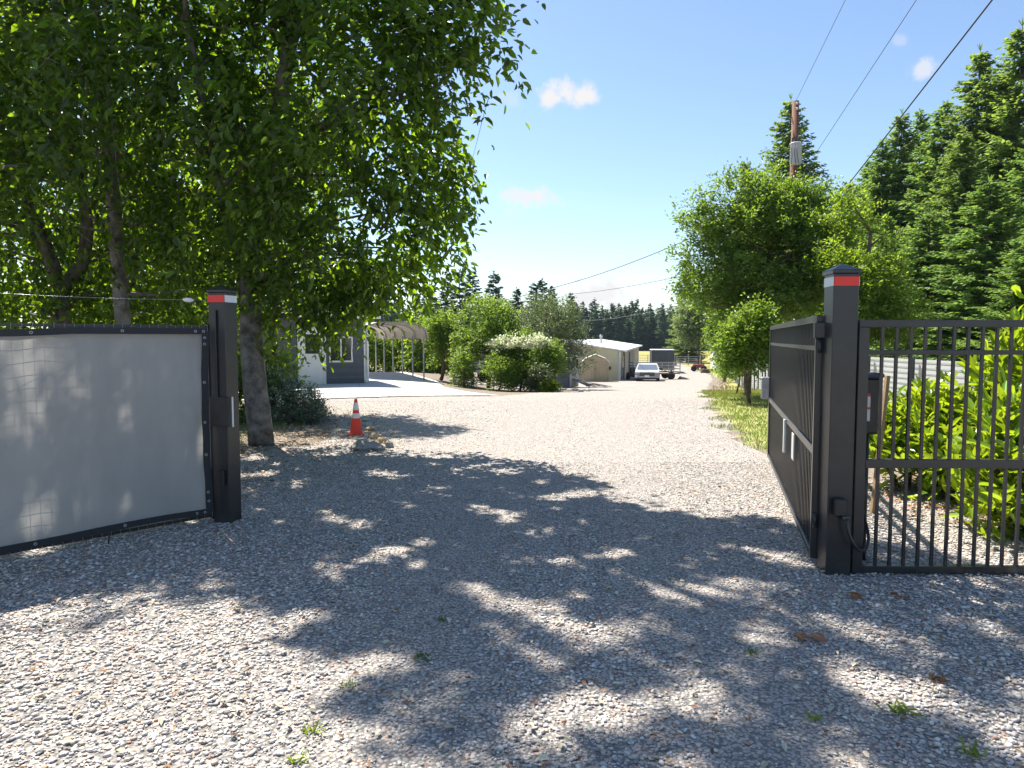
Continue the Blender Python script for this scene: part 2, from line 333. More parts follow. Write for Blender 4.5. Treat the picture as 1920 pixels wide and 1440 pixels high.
# loose stones over the near gravel
def track(x, y):
    cx = np.interp(y, [-2, 3, 8, 20, 35, 50, 60, 80, 100], [.2, .3, .5, 1.8, 6.0, 11, 14.3, 19.5, 21.5])
    return np.exp(-((np.abs(x-cx)-.85)/.42)**2)*.9 + .35*np.exp(-((x-cx)/1.6)**2)
def stones(name, n, xr, yr, smin, smax, seed, dens=None, m=None, flat=.55):
    rs = np.random.RandomState(seed)
    x = rs.uniform(*xr, n); y = yr[0] + (yr[1]-yr[0])*rs.rand(n)**1.5
    keep = (np.abs(x) < y*.80+.9) & (sdf(GRAVEL, x, y) > -.2); x, y = x[keep], y[keep]; n = len(x)
    base = np.array([[1,0,0],[.55,.8,.0],[-.45,.85,.0],[-1,.05,0],[-.5,-.8,0],[.5,-.85,0],[.5,.1,.75],[-.35,.3,.8],[-.1,-.45,.75],[.1,0,-.7]], float)
    faces = np.array([[0,1,6],[1,2,7],[1,7,6],[2,3,7],[3,4,8],[3,8,7],[4,5,8],[5,0,6],[5,6,8],[6,7,8],[1,0,9],[2,1,9],[3,2,9],[4,3,9],[5,4,9],[0,5,9]])
    B = base[None] * (1+rs.uniform(-.28, .28, (n, 10, 1))) + rs.uniform(-.12, .12, (n, 10, 3))
    s = smin + (smax-smin)*rs.rand(n)**3.0
    trk = track(x, y); far_ = sstep(4.5, 8, y); s *= (1-.35*np.clip(trk, 0, 1))*(1-.2*far_); s[(rs.rand(n) < .45*np.clip(trk*1.2+.3*np.sin(x*2.1+y)*np.sin(y*1.7), 0, 1))] *= .35
    B *= np.stack([s, s*rs.uniform(.55, .95, n), s*rs.uniform(.35, flat+.15, n)], 1)[:, None]
    tx, a = rs.normal(0, .28, n), rs.uniform(0, 6.28, n)
    yy = B[..., 1]*np.cos(tx)[:, None]-B[..., 2]*np.sin(tx)[:, None]; zz = B[..., 1]*np.sin(tx)[:, None]+B[..., 2]*np.cos(tx)[:, None]
    xx = B[..., 0]*np.cos(a)[:, None]-yy*np.sin(a)[:, None]; yy2 = B[..., 0]*np.sin(a)[:, None]+yy*np.cos(a)[:, None]
    V = np.stack([xx+x[:, None], yy2+y[:, None], zz+(gz(x, y)+.008+s*.12)[:, None]], 2).reshape(-1, 3)
    Fc = (np.arange(n)[:, None, None]*10 + faces[None]).reshape(-1, 3)
    return npmesh(name, V, Fc, m, smooth=True)
def stone_mat():
    m = bpy.data.materials.new('river_stones'); m.use_nodes = True; t = m.node_tree; p = t.nodes['Principled BSDF']; p.inputs['Roughness'].default_value = 0.8; p.inputs['Specular IOR Level'].default_value = 0.35
    g_ = N(t, 'ShaderNodeNewGeometry'); cr = N(t, 'ShaderNodeValToRGB'); t.links.new(g_.outputs['Random Per Island'], cr.inputs[0]); cr.color_ramp.interpolation = 'CONSTANT'
    cols = [(0, (0.52,.49,.455)), (.2, (.38,.365,.35)), (.32, (.66,.615,.56)), (.5, (.58,.52,.45)), (.62, (.76,.72,.67)), (.76, (.22,.215,.21)), (.84, (.56,.44,.34)), (.91, (.44,.435,.43)), (.97, (.46,.27,.18))]
    while len(cr.color_ramp.elements) < len(cols): cr.color_ramp.elements.new(.5)
    for e, (ps, c_) in zip(cr.color_ramp.elements, cols): e.position = ps; e.color = (*c_, 1)
    tcn = N(t, 'ShaderNodeTexCoord'); n_ = noise(t, tcn, 60, 4); t.links.new(cmix(t, mrange(t, n_.outputs[0], .4, .7, 0, .35), cr.outputs[0], (.25,.24,.23)), p.inputs['Base Color'])
    return m
attr(TRK[0], 'track', track(TRK[1][:, 0], TRK[1][:, 1]))
SM = stone_mat()
st = stones('loose_gravel_stones', 190000, (-6.5, 6.5), (1.9, 9.5), .0055, .021, 4, m=SM); tag(st, kind='stuff')
st = stones('scattered_gravel_stones', 45000, (-9, 9), (7.5, 19), .008, .02, 9, m=SM); tag(st, kind='stuff')
# ------------------------------------------------------------------ trees
def sample_blobs(blobs, n, rs, shell=2.2, thr=-.25, fq=1.5, flt=None):
    vol = np.array([b[3]*b[4]*b[5] for b in blobs]); out = []; tot = 0; it = 0
    while tot < n and it < 14:
        it += 1
        k = rs.choice(len(blobs), n*2, p=vol/vol.sum()); B = np.array(blobs)[k]
        d = unit(rs.normal(size=(len(k), 3))); r = rs.rand(len(k))**(1/shell/1.4)
        P = B[:, :3] + d*B[:, 3:6]*r[:, None]
        f = np.sin(P[:, 0]*fq+1.3*np.sin(P[:, 2]*fq*.8))*np.sin(P[:, 1]*fq+.7)*np.cos(P[:, 2]*fq*1.1+.4)
        ok = f > thr*(0.5+rs.rand(len(f)))
        if ok.mean() < .35: ok[:] = True
        if flt is not None: ok &= flt(P)
        out.append(P[ok]); tot += ok.sum()
    return np.concatenate(out)[:n]
def crown(name, C, ctr, m, seed, slen=.45, per=12, L=.11, W=.05, droop=.5, up=0.0, parent=None, off=None, spread=.05, lflt=None):
    rs = np.random.RandomState(seed); n = len(C)
    outv = unit((C-ctr)*np.array([1, 1, .6]) + rs.normal(0, .35, (n, 3))*np.linalg.norm(C-ctr, axis=1, keepdims=True).mean()*.6)
    D = unit(outv*.8 + rs.normal(0, .45, (n, 3)) + np.array([0, 0, up-droop]))
    tt = (np.arange(per)+rs.rand(n, per)*.7)/per
    P = C[:, None]+D[:, None]*(tt*slen*rs.uniform(.6, 1.3, (n, 1)))[..., None] + np.array([0, 0, -1])*(droop*.5*slen*tt**2)[..., None]
    P = P + rs.normal(0, spread, P.shape)
    side = unit(np.cross(D, np.array([0, 0, 1.])+rs.normal(0, .3, (n, 3))))
    sg = np.where(np.arange(per) % 2 == 0, 1, -1)[None, :, None]
    Dl = D[:, None]*.55+side[:, None]*sg*.8+rs.normal(0, .35, P.shape)+np.array([0, 0, (up-droop)*.8])
    U = np.array([0, 0, 1.])+rs.normal(0, .55, P.shape)
    P, Dl, U = P.reshape(-1, 3), Dl.reshape(-1, 3), U.reshape(-1, 3)
    if lflt is not None: k_ = lflt(P, rs); P, Dl, U = P[k_], Dl[k_], U[k_]
    sz = rs.uniform(.6, 1.25, len(P))
    V, Qd = leaf_arrays(P, Dl, U, L*sz, W*sz*rs.uniform(.8, 1.2, len(P)))
    return npmesh(name, V, Qd, m, parent, off=off)
def curve(a, b, rs, bend=.12, n=7, sag=0):
    a, b = Vector(a), Vector(b); L = (b-a).length; o = [Vector(rs.normal(0, bend, 3))*L for _ in range(2)]
    P = []
    for i in range(n):
        t = i/(n-1); w_ = math.sin(math.pi*t)
        P.append(a.lerp(b, t) + o[0]*w_*(1-t) + o[1]*w_*t + Vector((0, 0, sag*w_)))
    return P
def tree(name, label, cat, stems, blobs, n, leafm, barkm, seed, group=None, L=.11, W=.05, slen=.45, per=12, droop=.5, up=0., limbs=40, lr=.03, shell=2.2, thr=-.25, fq=1.5, flt=None, spread=.05, twigs=0, lflt=None):
    """stems: list of (points, radii) in world space"""
    rs = np.random.RandomState(seed); base = Vector(stems[0][0][0]); T = thing(name, label, cat, base, group=group)
    C = sample_blobs(blobs, n, rs, shell, thr, fq, flt)
    CL = C
    if lflt is not None: CL = C[lflt(C, rs)]
    tr = MB(); allp = []
    for pts, rad in stems:
        pts = [Vector(p) for p in pts]; fine = []; fr = []
        for i in range(len(pts)-1):
            p0, p1, p2, p3 = pts[max(i-1, 0)], pts[i], pts[i+1], pts[min(i+2, len(pts)-1)]
            for k in range(4):
                t_ = k/4; q = .5*((2*p1)+(p2-p0)*t_+(2*p0-5*p1+4*p2-p3)*t_*t_+(3*p1-p0-3*p2+p3)*t_**3)
                fine.append(q+Vector(rs.normal(0, rad[i]*.12, 3))); fr.append(rad[i]*(1-t_)+rad[i+1]*t_)
        fine.append(pts[-1]); fr.append(rad[-1]); tr.tube(fine, fr, 10); allp += list(zip(fine[1:], fr[1:]))
    tr.build('trunk', barkm, T, world=True)
    if limbs:
        bb = MB(); ap = np.array([tuple(p) for p, r in allp]); ar = np.array([r for p, r in allp])
        for c_ in CL[rs.choice(len(CL), limbs, replace=False)]:
            dd = np.linalg.norm(ap-c_, axis=1)+.8*np.maximum(0, ap[:, 2]-c_[2]+.2*0)+ (ap[:, 2] > c_[2]-.1)*.8; j = int(np.argmin(dd)); r0 = min(lr, ar[j]*.6)
            P = curve(ap[j], c_, rs, .09, 7, .06*float(dd[j])); bb.tube(P, list(np.linspace(r0, .005, 7)), 5, cap=False)
        if twigs:
            for c_ in CL[rs.choice(len(CL), twigs, replace=False)]:
                e = Vector(c_)+Vector(rs.normal(0, .3, 3))+Vector((0, 0, -.5)); bb.tube(curve(c_, e, rs, .1, 4), [.005, .004, .003, .002], 3, cap=False)
        bb.build('branches', barkm, T, world=True)
    ctr = np.array([[b[0], b[1], b[2]] for b in blobs]).mean(0)
    crown('crown', C, ctr, leafm, seed+1, slen, per, L, W, droop, up, T, tuple(base), spread, lflt)
    return T
SS = np.array(to_sun)/to_sun.z
def shadow_xy(P): return P[:, 0]-SS[0]*P[:, 2], P[:, 1]-SS[1]*P[:, 2]
def S(pxs, Ys, z0=None): return [at(x, y, d) for (x, y), d in zip(pxs, Ys)]
# the sunny clearings in the foreground: crowns do not grow where their shade would reach there
CLEAR = [(-6,1.0),(-6,2.6),(-3.4,3.7),(-1.9,4.35),(-1.3,4.0),(-1.0,3.5),(-.75,3.0),(-.3,2.45),(-.1,1)]
CLEAR2 = [(-4.6,11.8),(-1.8,10.8),(0,10.3),(0.8,8.4),(1.25,7.1),(2.1,6.4),(2.7,5.6),(4.5,4.9),(9,4.8),(9,40),(-6,40)]
def flecks(P, rs):
    x, y = shadow_xy(P); x = x+rs.normal(0, .05, len(x)); y = y+rs.normal(0, .05, len(x))
    v = .5+.25*(np.sin(4.3*x+1.7*np.sin(3.1*y)+.5)+np.sin(5.6*y+1.9*np.sin(3.4*x)+2.2))+.1*np.sin(11*x+3*np.sin(9*y))
    near = sstep(5.4, 3.6, y+.15*x)*sstep(-1.2, .4, x); v = np.maximum(v, .52+.27*(np.sin(9.1*x+2*np.sin(5.2*y))+np.sin(8.3*y+2*np.sin(6.7*x)+1))-.045); gap = .19+.12*near
    inside = (sdf(CLEAR, x, y)+.35*np.sin(3.7*x+2*np.sin(2.9*y))*np.sin(4.1*y) > 0) | (sdf(CLEAR2, x, y)+.3*np.sin(4.7*x)*np.sin(3.1*y+1) > 0)
    return (v < 1.0-gap*.95-.05) & ~(inside & (rs.rand(len(x)) < .97))
def flt_near(P):
    x, y = shadow_xy(P); return (sdf(CLEAR, x, y) < 0) & (sdf(CLEAR2, x, y) < 0)
def flt_mid(P):
    x, y = shadow_xy(P); return (sdf(CLEAR2, x, y) < .3) & (sdf(CLEAR, x, y) < 0)
A0 = Vector((-3.95, 11.1, 0))
tree('leafy_tree', 'tall leafy tree with a thick leaning trunk right behind the left gate post', 'tree',
     [([A0, at(468,600,11), at(470,470,10.9), at(505,300,10.6), at(540,110,10.2), at(556,0,10), at(575,-300,9.7)], [.2,.165,.14,.12,.1,.08,.05]),
      ([at(474,560,11), at(425,400,10.4), at(380,200,9.9), at(330,-100,9.4)], [.1,.07,.05,.03]),
      ([at(500,320,10.6), at(600,240,10.2), at(720,120,9.6), at(850,20,9.2)], [.07,.05,.035,.02])],
     [(-2.6,9.6,5.2,2.2,1.9,2.0),(-1.5,9.3,6.2,1.9,1.6,1.6),(-.9,9.6,5.6,1.2,1.0,1.3),(-.8,9.2,7.2,1.3,1.1,1.4),(-2.6,9.2,8.2,2.6,2.0,2.6),(-3.9,10.1,4.8,1.9,1.8,2.4),(-2.6,10.4,3.4,1.7,1.3,1.1),(-2.0,8.6,10.4,2.2,1.8,1.8),(-1.9,10.7,3.0,1.2,.9,1.1),(-2.6,10.6,2.5,1.0,.8,.8)]+[(-2.9,10.9,2.35,1.1,.5,.62),(-2.0,10.8,2.7,.9,.5,.7),(-1.3,10.2,3.9,.8,.7,.9),(-1.1,9.9,5.0,.9,.7,1.0)]*3,
     6400, LF['big'], bark_mid, 11, L=.135, W=.06, slen=.5, per=11, droop=.42, limbs=90, lr=.04, flt=flt_mid, twigs=260, thr=-.2, lflt=flecks)
tree('leafy_tree', 'leafy tree with pale forked trunk rising behind the middle of the grey screen', 'tree',
     [([(-6.05,11.2,0), at(228,600,11), at(216,420,10.8), at(205,260,10.6), at(180,140,10.3), at(140,0,10), at(110,-300,9.6)], [.14,.11,.1,.09,.075,.06,.04]),
      ([at(196,200,10.45), at(192,90,10.2), at(180,0,10), at(200,-300,9.7)], [.07,.055,.05,.03])],
     [(-5.6,10.2,5.6,2.3,2.2,2.6),(-5.0,10.0,8.4,2.3,2.0,2.4),(-5.2,11.6,3.2,2.4,1.3,1.2),(-7.4,10.6,6.5,1.8,1.9,3)],
     4300, LF['big'], bark_pale, 21, L=.13, W=.058, slen=.48, per=11, droop=.4, limbs=80, lr=.035, flt=flt_near, twigs=350, thr=-.2, lflt=flecks)
tree('leafy_tree', 'leafy tree with dark trunk leaning left at the left edge of the photo', 'tree',
     [([(-8.2,12.3,0), at(118,600,12), at(100,500,11.9), at(58,400,11.8), at(30,310,11.7), at(-20,180,11.5), at(-60,-100,11)], [.15,.125,.11,.1,.08,.07,.05]),
      ([at(110,560,12), at(158,470,12), at(150,300,11.8), at(118,180,11.5), at(100,0,11)], [.12,.1,.08,.06,.04])],
     [(-8.2,11.8,5.2,2.2,2.2,3.2),(-7.6,13,3.2,2.6,1.2,1.4),(-9.8,9.5,6,1.8,1.8,2.5)],
     3000, LF['big'], bark_dark, 31, L=.13, W=.058, slen=.48, per=11, droop=.4, limbs=60, lr=.035, flt=flt_near, thr=-.2, twigs=150, lflt=flecks)
tree('leafy_tree', 'slender leafy tree just behind the thick leaning trunk, screening the house', 'tree', [([(-5.6,16.6,0),(-5.5,16.6,2.2),(-5.3,16.5,5)], [.09,.07,.03])],
     [(-5.3,16.5,4.3,1.5,1.0,1.6),(-4.3,16.4,3.3,1.1,.8,.7),(-5.0,16.4,6.2,1.6,1.0,1.3)], 1300, LF['big'], bark_dark, 38, L=.13, W=.06, slen=.5, per=11, droop=.4, limbs=30)
# second row, lit from behind
bk = [(-12.5,17,'young leafy tree in the back row furthest left behind the screen',3.0,7.8),(-9.4,17.5,'young leafy tree in the back row behind the forked pale trunk',2.6,8.4),(-7.9,16.5,'young leafy tree in the back row beside the gate post',1.7,7.4),(-15,13.5,'bushy tree past the left end of the grey screen',2.6,7)]
for i, (x, y, lb, r, h) in enumerate(bk):
    tree('young_tree', lb, 'tree', [([(x,y,0),(x+.1,y,h*.4),(x-.1,y-.1,h*.9)], [.1,.07,.03]), ([(x+.3,y+.2,0),(x+.6,y,h*.4),(x+.9,y-.1,h*.8)], [.06,.05,.02])],
         [(x,y,h*.62,r,r*.8,h*.4),(x-.3,y-.4,h*.25,r*.95,r*.6,h*.26),(x+1,y,h*.4,r*.7,r*.7,h*.3)], 1500, LF['back'], bark_dark, 41+i, group='back row of young trees', L=.13, W=.065, slen=.5, per=11, droop=.4, limbs=30, shell=1.6)
# shrubs along the foot of the trees behind the screen
for i, (x, y, h, lb) in enumerate([(-10.2,13.6,1.7,'low green shrub behind the left end of the screen'),(-7.2,14,2.1,'low green shrub behind the middle of the screen'),(-5.9,14.4,1.7,'green shrub between the screen and the silver flowering bush')]):
    tree('green_shrub', lb, 'shrub', [([(x,y,0),(x,y,h*.7)], [.04,.02])], [(x,y,h*.5,1.5,.9,h*.55)], 420, LF['back'], bark_brown, 61+i, L=.12, W=.06, slen=.35, per=11, droop=.1, up=.2, limbs=14, lr=.012, shell=1.5)
# silver flowering bush beside the trunk
b0 = hit(545, 795)
tree('flowering_bush', 'low silver green bush with tiny white blossoms at the foot of the thick trunk', 'bush', [([b0,b0+Vector((0,0,.6))],[.04,.02])],
     [(b0.x-.05,b0.y+.3,.38,.55,.5,.42),(b0.x-.45,b0.y+.4,.55,.4,.4,.5),(b0.x+.28,b0.y+.2,.22,.32,.4,.25)], 900, LF['silver'], bark_brown, 71, L=.05, W=.022, slen=.22, per=16, droop=.2, up=.35, limbs=14, lr=.01, shell=1.8, spread=.03)
bush = [o for o in COL.objects if o.name.startswith('flowering_bush')][0]
rs = np.random.RandomState(5); Cb = sample_blobs([(b0.x-.05,b0.y+.22,.42,.6,.5,.46),(b0.x-.45,b0.y+.35,.6,.43,.4,.53)], 230, rs, 6)
crown('blossoms', Cb, np.array([b0.x,b0.y,.3]), mat('white_blossom', (.62,.68,.6), .6, transl=.3, island=.15), 6, slen=.1, per=10, L=.025, W=.022, droop=0, up=.5, parent=bush, off=tuple(bush.location), spread=.025)
def small_tree(name, label, px, py, wpx, top, leafm, seed, n=700, L=.1, W=.06, group=None, trunk_h=.35, r=.06, lean=.1, Y=None, low=.35, barkm=bark_brown, up=.15, squash=.8, limbs=26, per=11, cat='tree', slen=.34, shift=0):
    b_ = hit(px, py) if Y is None else on(px, Y); zt = at(px, top, b_.y).z; hw = wpx/2/F_PX*b_.y; h = zt-b_.z; x, y, z = b_; sx = shift/F_PX*y
    return tree(name, label, cat, [([b_, b_+Vector((lean,0,h*.3)), b_+Vector((sx*.6-lean*.4,0,h*.6)), b_+Vector((sx,0,h*.9))], [r,r*.8,r*.5,r*.2])],
        [(x+sx,y,z+h*(low+(1-low)*.5),hw*.8,hw*squash,h*(1-low)*.5),(x+sx-hw*.45,y+.1,z+h*(low+.18),hw*.55,hw*.5,h*.24),(x+sx+hw*.45,y-.1,z+h*(low+.2),hw*.55,hw*.5,h*.26),(x+sx+hw*.15,y-.2,z+h*(low+.45),hw*.55,hw*.5,h*.22)],
        n, leafm, barkm, seed, group, L=L, W=W, slen=slen, per=per, droop=.15, up=up, limbs=limbs, lr=r*.4, shell=1.9, thr=-.22, fq=2.2, spread=.05)
small_tree('small_tree', 'small round green tree beside the right end of the carport', 828, 714, 80, 585, LF['bright'], 81, 800, trunk_h=.4, Y=33, low=.3, r=.09)
small_tree('small_tree', 'yellow green broadleaf tree left of the white topped shrub', 915, 718, 150, 556, LF['bright'], 83, 1500, Y=31, low=.25, r=.09)
small_tree('grey_green_tree', 'dense grey green tree tallest in the planting bed behind the concrete pad', 1020, 724, 172, 550, LF['olive'], 85, 2600, L=.08, W=.04, Y=34, low=.2, r=.12, slen=.4, up=.1, shift=6)
dog = small_tree('white_topped_shrub', 'spreading shrub with white flushed top in the planting bed', 975, 728, 130, 622, LF['bright'], 87, 1100, Y=29.5, low=.12, r=.05, cat='shrub')
dl = np.array(dog.location); rs = np.random.RandomState(8)
Cb = sample_blobs([(dl[0],dl[1]-.1,at(975,655,29.5).z,1.25,.9,.55)], 260, rs, 6, flt=lambda P: P[:, 2] > at(975,655,29.5).z+.05)
crown('white_bracts', Cb, dl+np.array([0,0,1]), LF['dogwood'], 9, slen=.2, per=7, L=.1, W=.07, droop=0, up=.2, parent=dog, off=tuple(dl))
for i, (px, Y_, wp, tp, lb) in enumerate([(868,29.6,44,655,'narrow dark green bush wrapped round a post in the planting bed'),(1037,29,40,640,'leggy green shrub at the right end of the planting bed'),(1010,28,36,690,'low sprawling shrub at the front of the planting bed'),(935,28.6,60,668,'dark green undergrowth bush below the yellow green tree')]):
    small_tree('bed_bush', lb, px, 0, wp, tp, LF['olive' if i == 2 else 'bright'], 90+i, 330, Y=Y_, low=.05, r=.04, cat='bush', limbs=10, L=.08, W=.045)
hst = on(1028, 28.0)
tree('hosta_clump', 'small lime green leafy clump near the grey shed corner', 'plant', [([hst,hst+Vector((0,0,.2))],[.02,.01])], [(hst.x,hst.y,hst.z+.22,.34,.3,.22)], 70, LF['laurel'], bark_brown, 99, L=.16, W=.08, slen=.15, per=8, droop=-.2, up=.3, limbs=4, lr=.006)
# bright bushes behind the carport
for i, (px, Y_, wp, tp, lb) in enumerate([(700,42,70,610,'bright green bush seen through the left bays of the carport'),(745,43,80,615,'bright green bush seen through the middle bays of the carport'),(790,41,70,590,'bright green bush behind the right edge of the carport'),(838,40,60,600,'bright green bush between the carport and the white camper')]):
    small_tree('bright_bush', lb, px, 0, wp, tp, LF['back'], 105+i, 420, Y=Y_, low=.05, r=.06, cat='bush', limbs=12, L=.16, W=.1, group='bushes behind the carport', slen=.5)
# right-hand side trees
c0 = on(1400, 21.5)
def bl(px, py, Y, rx, rz, ry=None): p_ = at(px, py, Y); return (p_.x, p_.y, p_.z, rx, ry or rx*.85, rz)
tree('fruit_tree', 'big round leafy tree in front of the utility pole', 'tree',
     [([c0, at(1404,690,21.5), at(1420,600,21.5), at(1440,500,21.5), at(1455,400,21.5)], [.12,.11,.1,.08,.05])],
     [bl(1450,470,21.5,2.1,1.7),bl(1345,440,21.3,1.0,1.0),bl(1330,530,21,1.0,.8),bl(1520,430,21.7,1.3,1.0),bl(1430,395,21.5,1.3,.95),bl(1560,520,21.7,1.5,1.1),bl(1420,560,21.2,1.8,.7),bl(1400,355,21.4,.6,.6),bl(1490,370,21.4,.6,.6),bl(1360,350,21.4,.35,.5),bl(1298,405,21,.45,.35),bl(1535,365,21.5,.4,.4),bl(1450,335,21.5,.3,.5),bl(1285,470,21,.4,.4),bl(1320,385,21,.4,.45)],
     6000, LF['green'], bark_brown, 121, L=.105, W=.05, slen=.4, per=12, droop=.1, up=.35, limbs=70, lr=.05, shell=2.0, thr=-.2, fq=1.9)
small_tree('yellow_green_sapling', 'small yellow green tree with thin curved trunk on the grass strip', 1406, 757, 104, 585, LF['bright'], 123, 800, L=.09, W=.05, low=.42, r=.05, lean=-.14, shift=-6, squash=.6)
small_tree('thin_sapling', 'slim sapling with thin trunk left of the curved one', 1380, 740, 46, 640, LF['bright'], 127, 260, L=.08, W=.045, low=.45, r=.03, shift=-6)
small_tree('pale_leafy_tree', 'pale green tree beside the road in front of the far fence', 1308, 0, 86, 550, LF['pale'], 125, 1700, L=.24, W=.14, Y=90, low=.36, r=.13, slen=.8, barkm=bark_dark)
small_tree('pale_leafy_tree', 'pale green tree standing right of the red tiller', 1358, 0, 62, 560, LF['bright'], 126, 1000, L=.18, W=.1, Y=52, low=.45, r=.12, slen=.7, barkm=bark_dark)
tree('leafy_tree', 'light green leafy tree directly behind the right gate post', 'tree',
     [([(9.2,19,0), (9.3,19,2), (9.5,19,4.5)], [.12,.09,.04])],
     [bl(1612,490,19,1.0,1.1),bl(1632,540,18.6,.9,.9),bl(1595,410,19.4,.6,.7),bl(1680,590,18.5,.9,.6),bl(1600,600,19,1.2,.7)],
     1700, LF['back'], bark_brown, 131, L=.1, W=.045, slen=.4, per=12, droop=.1, up=.3, limbs=40, lr=.035, shell=1.9, fq=1.9)
# ------------------------------------------------------------------ conifers
def conifer_parts(T, H, Rb, leafm, seed, dens=1.0, z0=.03, tw=.5, tww=.1, droop=.12, barkm=bark_dark, r0=None, step=.33, tips=None, pw=.25):
    rs = np.random.RandomState(seed); P = []; D = []; L = []; W = []
    tr = MB(); r0 = r0 or H*.013; tr.tube([(0, 0, 0), (0.02, 0, H*.5), (0, 0, H)], [r0, r0*.55, .015], 7); z = H*z0
    while z < H*.985:
        f = 1-z/H; r = Rb*(f**.7)*(1-.2*sstep(.85, 1, f))+.12; nb = max(4, int((5+r*1.7)*dens))
        for a in rs.uniform(0, 6.283, nb):
            rr = r*rs.uniform(.6, 1.15); dz = rs.uniform(-.12, .12); el0 = .35*(z/H)-droop
            m_ = max(3, int(rr/ (tw*.26)))
            t_ = (np.arange(m_)+.5)/m_; t_ = t_[t_ > .12]; m_ = len(t_)
            ca, sa = math.cos(a), math.sin(a)
            rad = t_*rr; zz = z+dz+rad*el0 - .28*droop*rad*t_ + .18*rr*t_**3*.5
            base = np.stack([ca*rad, sa*rad, zz], 1)
            for sg in (-1, 1, 0):
                ang = a + sg*(.95-.35*t_) + rs.normal(0, .15, m_)
                d = np.stack([np.cos(ang), np.sin(ang), rs.normal(-.22, .18, m_)], 1)
                if sg == 0: d[:, 2] += .55*rs.rand(m_)
                P.append(base+rs.normal(0, .03, base.shape)); D.append(d); L.append((tw*(1.15-.75*t_)+.05)*rs.uniform(.7, 1.2, m_)*(rr/Rb)**pw); W.append(np.full(m_, tww)*rs.uniform(.7, 1.3, m_))
            if rs.rand() < .35: tr.tube([(0, 0, z), (ca*rr*.5, sa*rr*.5, z+rr*.5*el0), (ca*rr*.9, sa*rr*.9, z+dz+rr*.9*el0)], [.03*rr/2+.008, .015, .005], 4, cap=False)
        z += step*rs.uniform(.7, 1.3)*(.55+.45*f)
    P.append(np.array([[0, 0, H-.25]]*6)); an = np.arange(6)*1.05; D.append(np.stack([np.cos(an)*.4, np.sin(an)*.4, np.ones(6)], 1)); L.append(np.full(6, .45)); W.append(np.full(6, .06))
    P, D, L, W = np.concatenate(P), np.concatenate(D), np.concatenate(L), np.concatenate(W)
    V, Qd = leaf_arrays(P, D, np.array([0, 0, 1.])+rs.normal(0, .3, P.shape), L, W, fold=-.35)
    tr.build('trunk', barkm, T); npmesh('crown', V, Qd, leafm, T)
def conifer_proto(label, H, Rb, lm, seed, **k):
    T = thing('fir_tree', label, 'tree', (0, 0, 0)); conifer_parts(T, H, Rb, LF[lm], seed, **k); T['H'] = H; return T
GR = 'tall firs on the right'
used = set()
def put(proto, px, top, Y, label, group, rz, wide=1.0):
    H = proto['H']; o = proto if proto.name not in used else copy_tree(proto); used.add(proto.name)
    b_ = on(px, Y); zt = at(px, top, Y).z; s_ = (zt-b_.z)/H; x = at(px, (top+600)/2, Y).x
    o.location = (x, Y, b_.z-.05); o.scale = (s_*wide, s_*wide, s_); o.rotation_euler = (0, 0, rz); tag(o, label, 'tree', group); return o
pa = conifer_proto('x', 19, 5.0, 'fir', 201, tw=.7, tww=.15); pb_ = conifer_proto('x', 17, 4.8, 'firlit', 202, tw=.7, tww=.16); pc = conifer_proto('x', 13, 4.4, 'firlit', 203, tw=.6, tww=.14, droop=.16)
for i, (pr, px, top, Y, lb, wd) in enumerate([
    (pa,1905,38,36,'tallest dark fir at the right edge of the photo',1.0),(pa,1828,85,38,'fir with thin twin tip left of the tallest fir',.9),
    (pb_,1765,190,40,'fir on the shoulder left of the twin tipped fir',1.0),(pa,1685,205,44,'dark fir under the thick overhead cable',.85),
    (pb_,1720,205,46,'slim fir behind the dark one under the cable',.8),(pb_,1625,300,46,'low fir at the left end of the right hand firs',.9),
    (pb_,1950,200,30,'bright fir half cut off by the right edge',1.0),(pc,1850,330,27,'spreading light green fir above the fixed gate panel',1.25),(pc,1740,390,30,'spreading light green fir above the gate post side',1.2),
    (pa,1800,240,33,'dark fir in the middle of the right hand group',1.0),(pc,1930,420,24,'low spreading fir above the laurel hedge',1.3),(pb_,1660,400,38,'shorter fir behind the light green leafy tree',1.0),
    (pb_,1650,262,43,'fir with ragged top between the low left fir and the dark one',.95),(pa,1592,335,50,'small fir peeking over the light green tree at the left end',.9),
    (pa,1868,160,40,'fir between the tallest one and the twin tipped one',.9)]):
    put(pr, px, top, Y, lb, GR, i*1.7, wd)
put(pa, 1478, 178, 55, 'dark fir standing right behind the utility pole', GR, 2.2, .95)
put(pa, 1290, 470, 115, 'narrow dark fir behind the pale green roadside tree', GR, 4.2, .8)
put(pa, 1398, 296, 70, 'thin fir tip just left of the utility pole fir', GR, 5.2, .6)
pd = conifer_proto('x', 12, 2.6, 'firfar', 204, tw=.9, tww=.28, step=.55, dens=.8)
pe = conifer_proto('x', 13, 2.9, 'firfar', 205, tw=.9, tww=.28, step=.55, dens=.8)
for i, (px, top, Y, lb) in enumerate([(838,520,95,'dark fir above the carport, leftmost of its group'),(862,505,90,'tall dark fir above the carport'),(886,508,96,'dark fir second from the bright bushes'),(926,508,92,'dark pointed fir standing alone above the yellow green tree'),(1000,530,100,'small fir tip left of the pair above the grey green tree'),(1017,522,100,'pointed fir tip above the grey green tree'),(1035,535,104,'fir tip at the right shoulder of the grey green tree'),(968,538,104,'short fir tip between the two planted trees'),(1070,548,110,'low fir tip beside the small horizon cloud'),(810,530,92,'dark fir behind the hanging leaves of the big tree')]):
    put(pd if i % 2 else pe, px, top, Y, lb, 'dark firs beyond the carport', i*1.3, 1.15)
